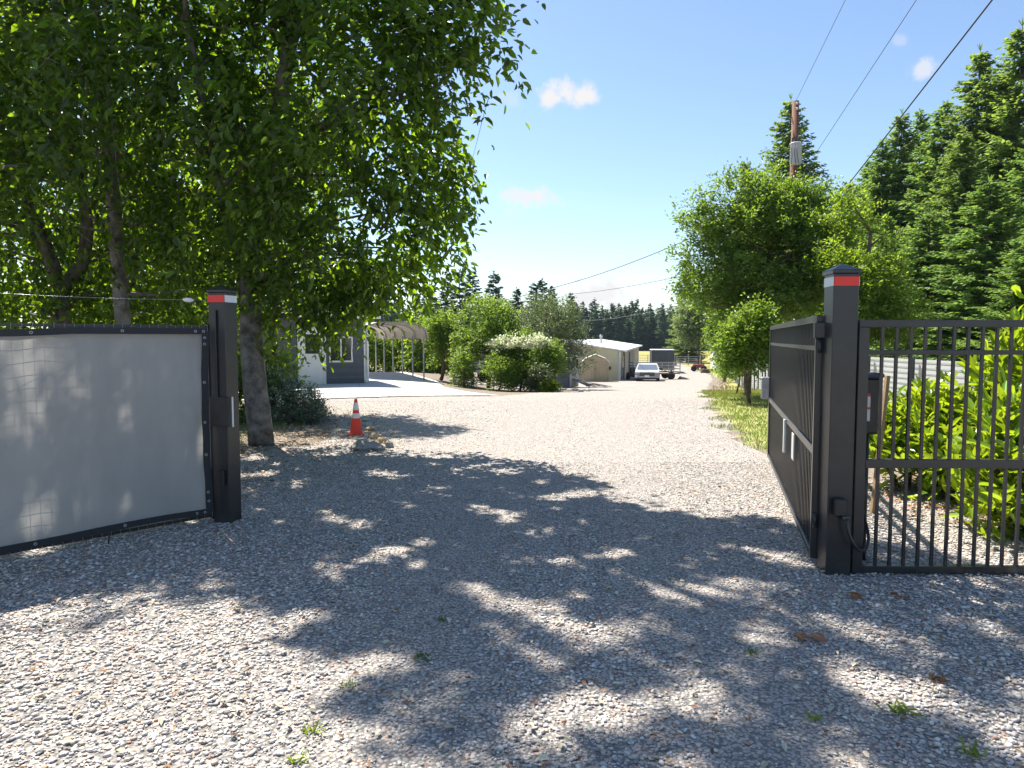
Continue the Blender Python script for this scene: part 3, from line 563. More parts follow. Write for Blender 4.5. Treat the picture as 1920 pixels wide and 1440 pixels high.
# far forest edge
pf = []
for k in range(4):
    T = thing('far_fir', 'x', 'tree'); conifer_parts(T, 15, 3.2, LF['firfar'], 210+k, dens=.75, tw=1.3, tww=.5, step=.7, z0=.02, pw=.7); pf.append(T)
rs = random.Random(3); first = {0, 1, 2, 3}; nf = 0
for row, (Y0, n, h0) in enumerate([(228, 92, 13.2), (236, 88, 15.2), (246, 80, 16.8)]):
    for i in range(n):
        px = 640+(1480-640)*(i+rs.random()*.8)/n; Y = Y0+rs.uniform(-3, 3); k = rs.randrange(4)
        if k in first: o = pf[k]; first.discard(k)
        else: o = copy_tree(pf[k])
        s_ = h0/15*rs.uniform(.78, 1.08); b_ = on(px, Y); o.location = b_; o.scale = (s_*1.15, s_*1.15, s_); o.rotation_euler = (0, 0, rs.random()*6)
        tag(o, 'fir in the dark forest wall along the far end of the field', 'tree', 'firs of the far forest wall'); nf += 1
for T in pf:
    if T['label'] == 'x': T.location = on(700, 232); tag(T, 'fir in the dark forest wall along the far end of the field', 'tree', 'firs of the far forest wall')
# ------------------------------------------------------------------ laurel hedge
for i, (x, y, h, r, lb) in enumerate([(4.45,7.9,.75,.45,'lowest laurel bush at the left end of the hedge beside the wooden stake'),(4.9,7.5,1.1,.6,'bright laurel bush second from the left behind the fixed gate panel'),(5.4,7.2,1.85,.75,'tall bright laurel bush at the right edge behind the fixed gate panel'),(6.5,8.3,1.6,.7,'laurel bush at the back of the hedge against the white screen'),(4.45,6.0,1.0,.5,'low laurel shoot clump in front of the tall laurel bush'),(5.5,6.0,2.25,.8,'laurel bush mostly cut off by the right edge of the photo')]):
    tree('laurel_bush', lb, 'bush', [([(x,y,0),(x+.05,y,h*.75)],[.04,.02]), ([(x+.1,y,0),(x+.4,y-.1,h*.6)],[.03,.015]), ([(x-.1,y,0),(x-.4,y-.1,h*.6)],[.03,.015])],
         [(x,y,h*.5,r*.8,r*.7,h*.47),(x-.35*r,y-.15,h*.3,r*.7,r*.6,h*.3),(x+.2,y+.05,h*.85,r*.45,r*.4,h*.22)], int(560*r), LF['laurel'], bark_brown, 141+i, group='laurel hedge behind the gate', L=.16, W=.052, slen=.34, per=11, droop=0, up=.75, limbs=24, lr=.014, shell=2.0, thr=-.3, fq=2.5, spread=.035)
# ------------------------------------------------------------------ gate posts
def post(loc, rz, h, label, s=.172, cols=(redrefl, whiterefl, redrefl, whiterefl)):
    T = thing('gate_post', label, 'post', loc, rz, 'pair of square black gate posts')
    MB().box((0,0,h/2),(s,s,h),bev=.006).build('post_shaft', black, T)
    c_ = MB(); a = s/2+.012; c_.box((0,0,h+.012),(2*a,2*a,.028),bev=.005); c_.add([(-a,-a,h+.024),(a,-a,h+.024),(a,a,h+.024),(-a,a,h+.024),(0,0,h+.075)],[(0,1,4),(1,2,4),(2,3,4),(3,0,4)]); c_.build('post_cap', black, T)
    for k, m_ in enumerate(cols):
        b_ = MB(); an = k*math.pi/2; M = Matrix.Rotation(an, 4, 'Z'); b_.box(M @ Vector((0, -s/2-.0015, h-.055)), (s-.004, .003, .062), M=M); b_.build('reflective_tape', m_, T)
    return T
PR = post((2.305, 5.0, 0), R(-3), 2.12, 'square black post at the right of the opening with red tape facing the drive', cols=(redrefl, whiterefl, redrefl, whiterefl))
PL = post((-2.605, 6.42, 0), R(-14.6), 2.08, 'square black post at the left of the opening with red and white tape', cols=(redrefl, whiterefl, redrefl, whiterefl))
# fittings on left post (local frame: x along a face)
lb_ = MB(); lb_.box((.035,-.105,1.02),(.2,.05,.26),bev=.004); lb_.build('latch_receiver', black, PL)
MB().box((.152,-.1,1.02),(.012,.014,.27),bev=.003).build('latch_strike_plate', whiterefl, PL)
MB().box((.03,-.11,.42),(.05,.03,.14),bev=.003).build('lower_stop', black, PL)
MB().box((-.02,-.103,1.45),(.05,.012,.95),bev=.002).build('guide_channel', black, PL)
# open leaf
def picket_gate(T, L, H0, H1, n, pick=.019, ends=.05, mid=(.84,), second=1.595, rail=.05, name_second='second_rail'):
    zt, zb = H1, H0
    MB().beam((0,0,zt-rail/2),(L,0,zt-rail/2),.045,rail,bev=.003).build('top_rail', black, T)
    MB().beam((ends,0,zb+rail/2),(L-ends,0,zb+rail/2),.045,rail,bev=.003).build('bottom_rail', black, T)
    MB().beam((ends,0,second),(L-ends,0,second),.038,.032,bev=.002).build('upper_rail', black, T)
    MB().beam((ends,0,mid[0]),(L-ends,0,mid[0]),.045,.062,bev=.003).build('middle_rail', black, T)
    for x in (ends/2, L-ends/2): MB().box((x,0,(zt-rail+zb)/2),(ends,.05,zt-rail-zb),bev=.003).build('stile', black, T)
    me = None
    for i in range(n):
        x = ends+(L-2*ends)*(i+1)/(n+1)
        if me is None: o = MB().box((0,0,(zb+rail+zt-rail)/2),(pick,pick,zt-zb-2*rail)).build('picket', picketm, T); me = o
        else: o = me.copy(); COL.objects.link(o)
        o.location = (x,0,0); o.parent = T
ang = math.atan2(4.5, 1.3)
G = thing('open_gate_leaf', 'long black picket gate leaf swung open away from the viewer beside the right post', 'gate', (2.215,5.12,0), ang)
picket_gate(G, 4.7, .06, 1.84, 46, mid=(.85,), ends=.07, second=1.60)
MB().box((4.72,.06,1.0),(.09,.12,.3),bev=.01).build('latch_box', galv, G)
MB().box((1.35,.03,.69),(.16,.008,.24),bev=.002).build('paper_tag', mat('paper_tag', (.5,.5,.5), .7), G)
MB().box((2.15,.035,.68),(.05,.02,.34),bev=.004).build('white_bracket', white, G)
for z in (.35, 1.62): MB().tube([(-.02,0,z-.05),(-.02,0,z+.05)], .02, 10).build('hinge', black, G)
MB().box((-.005,.0,1.73),(.1,.08,.11),bev=.004).build('hinge_bracket', black, G)
FP = thing('fixed_gate_panel', 'black picket fence panel fixed to the right of the right gate post', 'fence', (2.405,4.95,0), R(-1.0))
picket_gate(FP, 3.3, .015, 1.80, 31, mid=(.795,), ends=.072, second=1.575)
# outlet and cable on right post
OB = thing('outlet_box', 'small black weatherproof outlet box low on the right gate post', 'electrical box', (2.29,4.905,0))
MB().box((-.005,-.025,.5),(.085,.05,.12),bev=.008).build('outlet_cover', blackplastic, OB)
MB().box((.035,-.03,.425),(.055,.03,.03),bev=.005).build('plug', steel_dark, OB)
cb = MB(); pts = [Vector((2.262,4.86,.42)),Vector((2.268,4.84,.33)),Vector((2.30,4.83,.25)),Vector((2.355,4.85,.20)),Vector((2.42,4.9,.2)),Vector((2.475,4.98,.27)),Vector((2.48,5.08,.42)),Vector((2.45,5.12,.6)),Vector((2.42,5.13,.8)),Vector((2.43,5.16,1.0))]
fine = []
for i in range(len(pts)-1):
    p0,p1,p2,p3 = pts[max(i-1,0)],pts[i],pts[i+1],pts[min(i+2,len(pts)-1)]
    for k in range(4): t_ = k/4; fine.append(.5*((2*p1)+(p2-p0)*t_+(2*p0-5*p1+4*p2-p3)*t_*t_+(3*p1-p0-3*p2+p3)*t_**3))
cb.tube([p+Vector((.065,.0,0)) for p in fine+[pts[-1]]], .011, 8); tag(cb.build('power_cable', blackplastic), 'thick black cable looping from the outlet box up to the control box', 'cable')
CB = thing('control_box', 'black gate opener control box with white and red label behind the panel', 'electrical box', (2.615,5.22,-.05))
MB().box((0,0,1.23),(.17,.14,.42),bev=.02).build('housing', blackplastic, CB)
MB().box((-.005,-.01,1.452),(.185,.16,.04),bev=.012).build('lid', mat('dark_blue_plastic',(.03,.04,.08),.4), CB)
MB().box((-.045,-.073,1.22),(.075,.004,.2)).build('label_sheet', whiterefl, CB)
lm_ = MB(); lm_.box((-.045,-.0762,1.31),(.073,.002,.018)); lm_.box((-.045,-.0762,1.215),(.073,.002,.016)); lm_.build('label_stripes', redrefl, CB)
MB().tube([(.02,.04,0),(.02,.04,1.02)], .03, 10).build('pedestal', black, CB)
# wooden stake
sk = MB(); sk.beam((3.44,6.7,-.1),(3.56,6.72,1.32),.035,.035); tag(sk.build('wooden_stake', mat('weathered_wood',(.38,.25,.14),.8,0,(.28,.19,.11),20)), 'thin brown wooden stake leaning beside the laurels', 'stake')
# ------------------------------------------------------------------ left screen
e = Vector((-.683,-.730,0)); nrm = Vector((.730,-.683,0))
SC = thing('screened_fence_panel', 'wire fence panel covered with a grey privacy cloth left of the left gate post', 'fence', (-2.715,6.345,0), math.atan2(e.y, e.x))
LN = 4.6
clothm = mat('grey_mesh_cloth', (.42,.41,.40), .9, 0, (.35,.345,.34), 4, .25, 300, transl=.3, tcol=(.42,.415,.39), streak=(1,1,.3))
def cz(x, v): # cloth height at x, v in 0..1
    return .125+.012*math.sin(x*3)+ (1.735-.012*abs(math.sin(x*2.9)) -.125)*v
V = []; nx_, nz_ = 92, 34
for i in range(nx_+1):
    for k in range(nz_+1):
        x = .055+(LN-.12)*i/nx_; v = k/nz_; x2 = x+.022*math.sin(v*math.pi)*(1 if i < 3 else 0)
        V.append((x2, .026+.006*math.sin(x*7+v*3)+.004*math.sin(x*17+v*9)+.008*math.sin(v*11), cz(x, v)))
Q = np.array([(i*(nz_+1)+k, (i+1)*(nz_+1)+k, (i+1)*(nz_+1)+k+1, i*(nz_+1)+k+1) for i in range(nx_) for k in range(nz_)])
cloth = npmesh('privacy_cloth', np.array(V), Q, clothm, SC, smooth=True)
hemm = mat('black_hem', (.018,.02,.026), .7); h_ = MB()
for z0, z1 in ((1.0, 0.0),):
    for (v0, off, hh) in ((1, .0, .052), (0, 0, .05)):
        P = [Vector((.03+(LN-.06)*i/60, .049+.003*math.sin(i*.9), cz(.03+(LN-.06)*i/60, v0))) for i in range(61)]
        VV = []; FF = []
        for p_ in P: VV += [p_+Vector((0,-.004,-hh/2)), p_+Vector((0,-.004,hh/2)), p_+Vector((0,.006,hh/2)), p_+Vector((0,.006,-hh/2))]
        for i in range(60):
            for k in range(4): FF.append((i*4+k, i*4+(k+1)%4, i*4+4+(k+1)%4, i*4+4+k))
        h_.add(VV, FF)
P = [Vector((.04+.02*math.sin(math.pi*v/20*1.0)+.003*math.sin(v*1.3), .0495, cz(.04, v/20))) for v in range(21)]
VV = []; FF = []
for p_ in P: VV += [p_+Vector((-.03,-.004,0)), p_+Vector((.03,-.004,0)), p_+Vector((.03,.006,0)), p_+Vector((-.03,.006,0))]
for i in range(20):
    for k in range(4): FF.append((i*4+k, i*4+(k+1)%4, i*4+4+(k+1)%4, i*4+4+k))
h_.add(VV, FF); h_.build('hem', hemm, SC)
gm = galv; gr0 = None
def grom(x, z):
    global gr0
    if gr0 is None:
        n = 14; VV = []
        for k in range(n):
            a = 2*math.pi*k/n
            for r_, y_ in ((.006,.002),(.006,.006),(.0125,.006),(.0125,.0)): VV.append((r_*math.cos(a), y_, r_*math.sin(a)))
        FF = [(k*4+j, ((k+1)%n)*4+j, ((k+1)%n)*4+(j+1)%4, k*4+(j+1)%4) for k in range(n) for j in range(4)]
        gr0 = MB().add(VV, FF, True).build('grommet', gm, SC); o = gr0
    else: o = gr0.copy(); COL.objects.link(o); o.parent = SC
    o.location = (x, .056, z)
for x in (.06,.13,.72,1.35,2.0,2.7,3.4,4.1): grom(x, cz(x, 1)); grom(x+.03, cz(x, 0))
for v in (.06,.11,.32,.5,.72,.93,.965): grom(.05+.02*math.sin(math.pi*v), cz(.04, v))
wm = MB()
for i in range(17): z = .1+i*.0955; wm.tube([(0,-.004,z),(LN,-.004,z)], .0016, 4, cap=False)
for i in range(66): x = .0+i*.0697; wm.tube([(x,0,.06),(x,0,1.79)], .0016, 4, cap=False)
wm.build('wire_mesh', galv, SC)
fr = MB(); fr.beam((0,-.03,1.775),(LN,-.03,1.775),.03,.025); fr.beam((0,-.03,.07),(LN,-.03,.07),.03,.025); fr.build('frame_rails', black, SC)
for x in (-.02, 2.3, 4.58): MB().box((x,-.03,.92),(.045,.045,1.76),bev=.003).build('frame_stile', black, SC)
for x in (.86,2.2): MB().tube([(x,.03,.1),(x+.01,.03,.0)], .006, 6).build('tie_stake', black, SC)
ww = MB(); a, b_ = at(388,563,6.36), at(-500,505,4.9); ww.tube([a.lerp(b_, i/16)-Vector((0,0,.05*math.sin(math.pi*i/16))) for i in range(17)], .0022, 4); tag(ww.build('fence_wire', galv), 'single thin wire strung above the grey screened fence', 'wire')
ins = MB(); pI = at(353,562.5,6.26); dI = (b_-a).normalized(); ins.tube([pI+dI*(-.045),pI+dI*(-.035),pI+dI*(-.015),pI+dI*.015,pI+dI*.035,pI+dI*.045], [.004,.013,.02,.02,.013,.004], 10); tag(ins.build('wire_insulator', whiterefl), 'white egg shaped insulator on the wire beside the left post', 'insulator')
# ------------------------------------------------------------------ traffic cone, rocks
c_ = hit(668, 815); CN = thing('traffic_cone', 'orange traffic cone with two white reflective bands', 'cone', c_, R(12)); orange = mat('cone_orange', (.85,.05,.018), .5)
CN.scale = (.88,)*3
MB().box((0,0,.016),(.30,.30,.032),bev=.012).build('base_plate', orange, CN)
MB().lathe((0,0,0), [(.128,.03),(.122,.05),(.030,.69),(.026,.71),(.018,.712),(.018,.6)]).build('cone_body', orange, CN)
def rr(z): return .122-(z-.05)*.092/.64
for z0, z1 in ((.33,.43),(.49,.64)): MB().lathe((0,0,0), [(rr(z0)+.0005,z0),(rr(z0)+.003,z0+.002),(rr(z1)+.003,z1-.002),(rr(z1)+.0005,z1)]).build('reflective_band', whiterefl, CN)
def rock(name, label, loc, size, m, seed, group=None):
    rs = np.random.RandomState(seed); n, k = 12, 8; V = []
    ph = rs.uniform(0, 6, 6)
    for i in range(1, k):
        th = math.pi*i/k
        for j in range(n):
            a = 2*math.pi*j/n; d = np.array([math.sin(th)*math.cos(a), math.sin(th)*math.sin(a), math.cos(th)])
            f = 1+.16*math.sin(d[0]*3+ph[0])+.14*math.sin(d[1]*4+ph[1])+.1*math.sin(d[2]*5+ph[2])+rs.normal(0, .05); V.append(d*f*np.array(size))
    V += [np.array([0,0,size[2]*.95]), np.array([0,0,-size[2]])]; Fs = []
    for i in range(k-2):
        for j in range(n): Fs.append((i*n+j, (i+1)*n+j, (i+1)*n+(j+1)%n, i*n+(j+1)%n))
    tp, bt = len(V)-2, len(V)-1
    for j in range(n): Fs.append((tp, j, (j+1)%n)); Fs.append((bt, (k-2)*n+(j+1)%n, (k-2)*n+j))
    o = MB().add(V, Fs).build(name, m); o.location = (loc[0], loc[1], loc[2]+size[2]*.55); o.rotation_euler = (0,0,rs.uniform(-.4,.4)); return tag(o, label, 'rock', group)
rk_g = mat('grey_rock', (.2,.2,.19), .9, 0, (.32,.31,.29), 8, .6, 20); rk_t = mat('tan_rock', (.5,.36,.2), .9, 0, (.36,.27,.17), 8, .6, 20); rk_w = mat('pale_rock', (.5,.48,.45), .9, 0, (.35,.33,.31), 8, .6, 20)
for i, (px, py, s, m_, lb) in enumerate([(690,845,(.26,.13,.09),rk_g,'long flat grey rock in front of the traffic cone'),(730,840,(.08,.07,.06),rk_g,'small dark rock at the right end of the rock line'),(705,823,(.11,.09,.07),rk_t,'orange tan rock just right of the cone base'),(716,832,(.07,.08,.06),rk_t,'small tan rock beside the long grey rock'),(695,808,(.11,.08,.05),rk_t,'flat tan rock behind the cone base'),(690,800,(.09,.07,.04),rk_w,'flat pale rock partly behind the cone'),(684,790,(.08,.06,.04),rk_w,'farthest small pale rock in the line by the cone'),(724,829,(.05,.05,.04),rk_w,'smallest pale rock between the tan rocks')]):
    rock('edging_rock', lb, hit(px, py), s, m_, 300+i, 'rocks beside the traffic cone')
rs = random.Random(7)
for i in range(26):
    px = 850+i*10+rs.uniform(-3,3); py = 716+ (i/26)**.7*20+rs.uniform(-2,2); p_ = hit(px, py)
    rock('bed_rock', 'pale stone in the uneven row edging the planting bed', p_, (rs.uniform(.1,.22),rs.uniform(.08,.14),rs.uniform(.05,.09)), rk_w if rs.random() < .7 else rk_g, 330+i, 'stones edging the planting bed')
# ------------------------------------------------------------------ house and carport
siding = mat('grey_lap_siding', (.12,.13,.15), .65, 0, (.07,.08,.10), 1, streak=(.15,.15,5.6))
hd = Vector((.906,.423,0)); hn = Vector((-.423,.906,0)); hR = on(687, 26.4); hR.z = 0
HA = math.atan2(hd.y, hd.x); HOU = thing('grey_house', 'grey sided house with white door behind the hanging leaves', 'house', hR, HA)
# local: x negative leftwards, y depth back, front wall y=0
wl = MB(); HL, HD, HH = 9.5, 2.6, 2.55
wl.box((-HL/2,HD/2,HH/2),(HL,HD,HH))
for i in range(14):                                        # lap boards, each tilted a little
    z = .02+i*.18; wl.prism([(-HL,-.004,z),(-HL,-.034,z),(-HL,-.008,z+.178),(-HL,-.004,z+.178)], (0,0,0), (HL-.0,0,0))
wl.prism([(0,0,HH),(0,HD,HH),(0,HD/2,HH+.7)], (0,0,0), (-HL,0,0)); wl.build('wall', siding, HOU)
rf = MB(); roofm = mat('dark_shingle', (.07,.07,.075), .9, 0, (.11,.11,.11), 6, .5, 60)
rf.prism([(.4,-.55,HH-.14),(.4,HD/2,HH+.78),(.4,HD+.4,HH-.12),(.4,HD+.4,HH-.02),(.4,HD/2,HH+.9),(.4,-.55,HH-.03)], (0,0,0), (-HL-.8,0,0)); rf.build('roof', roofm, HOU)
gt = MB(); gt.beam((-HL-.4,-.6,HH-.09),(.4,-.6,HH-.09),.1,.12); gt.build('gutter', white, HOU)
tm = MB(); tm.box((-.045,-.022,HH/2),(.09,.05,HH)); tm.build('corner_trim', white, HOU)
dsp = MB(); dsp.tube([(.03,-.56,HH-.15),(.04,-.3,HH-.35),(.04,-.08,HH-.55),(.04,-.07,.2),(.03,-.12,.12),(-.08,-.25,.07)], .042, 8); dsp.build('downspout', white, HOU)
DX = -1.97
dr = MB(); dr.box((DX,-.035,1.03),(.80,.05,2.02)); dro = dr.build('door', white, HOU)
MB().box((DX+.02,-.064,1.48),(.5,.01,.7)).build('door_window', glass, dro)
for z in (.93,1.09): MB().lathe((0,0,0), [(.0,.0),(.035,.0),(.03,.03),(0,.035)], 10).build('knob', steel_dark, dro)
for o, z in zip(kids(dro)[-2:], (.93,1.09)): o.location = (DX-.32,-.06,z); o.rotation_euler = (R(90),0,0)
fm = MB(); fm.box((DX-.45,-.03,1.05),(.09,.07,2.1)); fm.box((DX+.45,-.03,1.05),(.09,.07,2.1)); fm.box((DX,-.03,2.1),(.81,.07,.09)); fm.build('door_frame', white, HOU)
wd = MB(); WX, WZ = -.93, 1.28
wd.box((WX,-.035,WZ+.44),(.86,.05,.06)); wd.box((WX,-.035,WZ-.44),(.86,.05,.06)); wd.box((WX-.4,-.035,WZ),(.06,.05,.82)); wd.box((WX+.4,-.035,WZ),(.06,.05,.82)); wd.box((WX,-.032,WZ),(.05,.045,.82)); wf = wd.build('window', white, HOU)
for x in (-.19,.2): MB().box((WX+x,-.024,WZ),(.33,.02,.8)).build('pane', glass, wf)
MB().box((DX-.25,-.5,.012),(1.2,.6,.02)).build('door_mat', blackplastic, HOU)
# second window left
w2 = MB(); w2.box((-4.2,-.035,1.5),(1.0,.05,1.1)); wf2 = w2.build('window', white, HOU); MB().box((-4.2,-.065,1.5),(.86,.014,.96)).build('pane', glass, wf2)
# carport
cp0 = on(795, 31.2); cp0.z = g(cp0.x, cp0.y); ca = R(118); CP = thing('metal_carport', 'open steel carport with curved pale roof beside the grey house', 'carport', cp0, ca)
cpm = mat('pale_sheet_metal', (.5,.47,.42), .55, .1, (.44,.42,.38), 2); CW, CL, CH = 2.75, 7.0, 1.95
# local x along length (away), y across (+y to the left)
arch = []
for k in range(25):
    t_ = k/24; a = math.pi*t_; yy = CW/2-(CW/2+.12)*math.copysign(abs(math.cos(a))**.75, math.cos(a)); zz = CH-.12+.72*math.sin(a)**.62; arch.append((yy, zz))
VV = []; FF = []
for xi in np.arange(-.25, CL+.3, .12):
    for (yy, zz) in arch: VV.append((xi, yy, zz+.012*math.sin(xi*50)))
nr = len(VV)//25
for i in range(nr-1):
    for k in range(24): FF.append((i*25+k, i*25+k+1, (i+1)*25+k+1, (i+1)*25+k))
MB().add(VV, FF, True).build('roof', cpm, CP)
for i in range(6):
    x = i*CL/5
    for y in (0, CW): MB().box((x,y,CH/2-.05),(.05,.05,CH+.1)).build('post', galv, CP)
    MB().tube([(x, yy*.985+.02, zz-.05) for yy, zz in arch], .028, 6).build('roof_bow', cpm, CP)
for y in (0, CW): MB().beam((-.1,y,.035),(CL+.1,y,.035),.06,.05).build('base_rail', steel_dark, CP)
# white camper behind the bed
cm = on(905, 43); CT = thing('camper_trailer', 'long white camper trailer half hidden behind the planting bed', 'camper', cm, R(4))
b_ = MB(); b_.prism([(-4.1,-1.1,.55),(4.0,-1.1,.55),(4.2,-1.1,1.2),(4.0,-1.1,2.3),(-4.0,-1.1,2.35),(-4.3,-1.1,1.4)], (0,0,0), (0,2.3,0)); b_.build('body', white, CT)
for x in (-3.1,-.8,1.6): MB().box((x,-1.112,1.5),(.75,.03,.5),bev=.01).build('window', glass, CT)
MB().box((.3,-1.112,1.35),(.62,.03,1.5),bev=.01).build('door', mat('off_white', (.65,.65,.62), .5), CT)
MB().box((0,-1.115,.75),(7.8,.02,.12)).build('stripe', steel_dark, CT)
for x in (-.9,.0):
    o = MB().lathe((0,0,0), [(0,-.1),(.2,-.1),(.33,-.08),(.35,0),(.33,.08),(.2,.1),(0,.1)], 18).build('wheel', rubber, CT); o.location = (x,-.98,.36); o.rotation_euler = (R(90),0,0)
# ------------------------------------------------------------------ grey shed
sh = on(1069, 40); SH = thing('grey_shed', 'slate grey garden shed with white trimmed doors beside the planting bed', 'shed', sh, R(18)); shm = mat('slate_panel', (.16,.185,.215), .6, 0, (.14,.16,.19), 1.5)
# local: corner at origin; front wall goes -x; right wall goes +x? the door side turns to the right
b_ = MB(); b_.prism([(-2.6,0,0),(0,0,0),(0,0,2.05),(-2.6,0,1.75)], (0,0,0), (0,2.0,0)); b_.build('wall', shm, SH)
MB().prism([(-2.8,-.12,1.78),(.45,-.12,2.14),(.45,-.12,2.24),(-2.8,-.12,1.88)], (0,0,0), (0,2.4,0)).build('roof', mat('grey_board', (.3,.29,.28), .8, 0, (.22,.21,.2), 8), SH)
MB().box((.0,-.01,1.0),(.12,.12,2.0)).build('corner_trim', galv, SH)
MB().prism([(.0,.12,0),(.0,1.9,0),(.9,1.0,0)], (0,0,0), (0,0,1.95)).build('door_bay', shm, SH)
for a_, b2 in (((.07,.15),(.42,.5)),((.46,.54),(.86,.93))): 
    q = MB(); q.beam((a_[0]+.03,a_[1]-.03,.95),(b2[0]+.03,b2[1]-.03,.95),.03,1.85); dd = q.build('door', mat('pale_grey_door', (.45,.48,.5), .5), SH)
    q = MB(); mx_, my_ = (a_[0]+b2[0])/2+.05, (a_[1]+b2[1])/2-.05; q.beam((mx_-.1,my_-.1,1.35),(mx_+.1,my_+.1,1.35),.03,.5); q.build('pane', glass, dd)
# lumber pile
lp = on(1097, 40.5); rs = random.Random(4)
LP = thing('plank_pile', 'loose pile of weathered grey boards leaning beside the grey shed', 'lumber', lp)
gw = mat('weathered_grey_board', (.33,.32,.3), .85, 0, (.2,.19,.18), 10)
for i in range(16):
    a = rs.uniform(-.5,.1); x = rs.uniform(-.5,.9); y = rs.uniform(-.5,.5); L_ = rs.uniform(.9,1.6); h0 = max(.06,.62-.35*(x+.5)*rs.uniform(.7,1.3))
    MB().beam((x-L_/2*math.cos(a), y, h0),(x+L_/2*math.cos(a), y+rs.uniform(-.3,.3), .04+rs.uniform(0,.08)),.12,.03).build('board', gw, LP)
# gambrel shed
gs = on(1092, 53.5); GS = thing('gambrel_shed', 'small tan metal shed with barn shaped roof and double doors', 'shed', gs, R(-6))
tan = mat('tan_ribbed_metal', (.46,.38,.25), .6, 0, (.37,.3,.19), 1.6, streak=(6,6,1)); GW = 1.95
prof = [(-.1,1.42),(.22,1.72),(GW/2,2.02),(GW-.22,1.72),(GW+.1,1.42)]
b_ = MB(); b_.prism([(0,0,0),(GW,0,0),(GW,0,1.5),(GW-.2,0,1.7),(GW/2,0,1.97),(.2,0,1.7),(0,0,1.5)], (0,0,0), (0,2.2,0)); b_.build('wall', tan, GS)
r_ = MB(); top = [(x,-.1,z) for x, z in prof]; bot = [(x,-.1,z+.05) for x, z in prof][::-1]; r_.prism(top+bot, (0,0,0), (0,2.4,0)); r_.build('roof', mat('cream_roof_metal', (.66,.62,.55), .5), GS)
for x in (.52, 1.43): 
    q = MB(); q.box((x,-.02,.75),(.88,.035,1.5)); d_ = q.build('door', tan, GS)
    q = MB(); [q.box((x-.4+k*.133,-.042,.75),(.018,.014,1.46)) for k in range(7)]; q.build('rib', mat('tan_dark_rib', (.33,.26,.16), .6), d_)
MB().box((GW/2,-.05,.95),(.05,.03,.12)).build('latch', steel_dark, GS)
# ------------------------------------------------------------------ long metal shop building
s0 = on(1161, 57); rd = Vector((9.4,44,0)).normalized(); SA = math.atan2(rd.y, rd.x)
SP = thing('metal_shop_building', 'long pale yellow metal building with low white roof beside the road', 'building', s0, SA)
# local: x runs back along the road, y to the left; near right corner is the origin
yel = mat('pale_yellow_metal', (.62,.60,.42), .55, 0, (.53,.51,.35), .8); tanw = mat('tan_metal_wall', (.42,.36,.29), .6, 0, (.36,.31,.25), 1); whr = mat('white_roof_metal', (.74,.74,.72), .4, 0, (.66,.66,.65), .8)
SL, SWd, SHt, RG = 45.0, 10.4, 2.38, .78
b_ = MB(); b_.prism([(.0,0,-.6),(.0,SWd,-.6),(.0,SWd,SHt),(.0,SWd/2,SHt+RG),(.0,0,SHt)], (0,0,0), (.06,0,0)); b_.build('front_wall', yel, SP)
b_ = MB()
for k in range(35): y = .15+k*.3; b_.box((-.012,y,(SHt-.6)/2+.02),(.02,.035,SHt+.5))
b_.build('wall_ribs', yel, SP)
b_ = MB(); b_.box((2.5,.03,SHt/2-.3),(4.9,.06,SHt+.6)); b_.box((11.5,.03,SHt/2-.3),(7,.06,SHt+.6)); b_.box((32,.03,SHt/2-.3),(26,.06,SHt+.6)); b_.box((18,.03,SHt-.2),(10,.06,.4)); b_.box((SL/2,SWd-.03,SHt/2-.3),(SL,.06,SHt+.6)); b_.box((SL-.03,SWd/2,SHt/2-.3),(.06,SWd,SHt+.6)); b_.build('side_wall', tanw, SP)
MB().box((6.4,.12,SHt/2-.3),(3.2,.05,SHt+.4)).build('shaded_doorway', steel_dark, SP)  # dark sheet standing in for the shade inside the open doorway
MB().box((17.0,.1,SHt/2-.3),(4,.05,SHt+.2)).build('shaded_doorway', steel_dark, SP)  # second dark sheet, doorway shade given as colour
MB().box((4.3,-.03,1.3),(.7,.04,1.2)).build('window', glass, SP)
r_ = MB(); r_.prism([(-.35,-.4,SHt-.03),(-.35,SWd/2,SHt+RG+.02),(-.35,SWd+.4,SHt-.03),(-.35,SWd+.4,SHt+.08),(-.35,SWd/2,SHt+RG+.14),(-.35,-.4,SHt+.08)], (0,0,0), (SL+.7,0,0)); r_.build('roof', whr, SP)
MB().beam((-.35,-.45,SHt),(SL+.3,-.45,SHt),.1,.14).build('gutter', white, SP)
tr_ = MB(); tr_.box((-.03,-.03,SHt/2-.3),(.14,.14,SHt+.5)); tr_.build('corner_trim', white, SP)
MB().tube([(-.1,.03,SHt),(-.08,.02,.1),(-.3,-.1,.0)], .04, 8).build('downspout', white, SP)
MB().lathe((13,2.6,SHt+RG*.5), [(.1,-.1),(.1,.75),(.17,.76),(.17,.95),(.0,.98)], 12).build('roof_vent', galv, SP)
mt_ = MB(); mt_.box((-.06,.75,1.0),(.1,.16,.28),bev=.02); mt_.box((-.06,1.05,.98),(.1,.2,.22),bev=.02); mt_.build('electric_meter', steel_dark, SP)
# ------------------------------------------------------------------ pickup
tk = on(1213, 54.5); tk.z -= .12; TK = thing('pickup_truck', 'white pickup truck facing the camera in front of the rail trailer', 'truck', tk, R(78)); TK.scale = (1,1,.85); wp = mat('white_car_paint', (.62,.63,.66), .25, 0, coat=.6); dk = mat('dark_trim', (.03,.03,.03), .5)
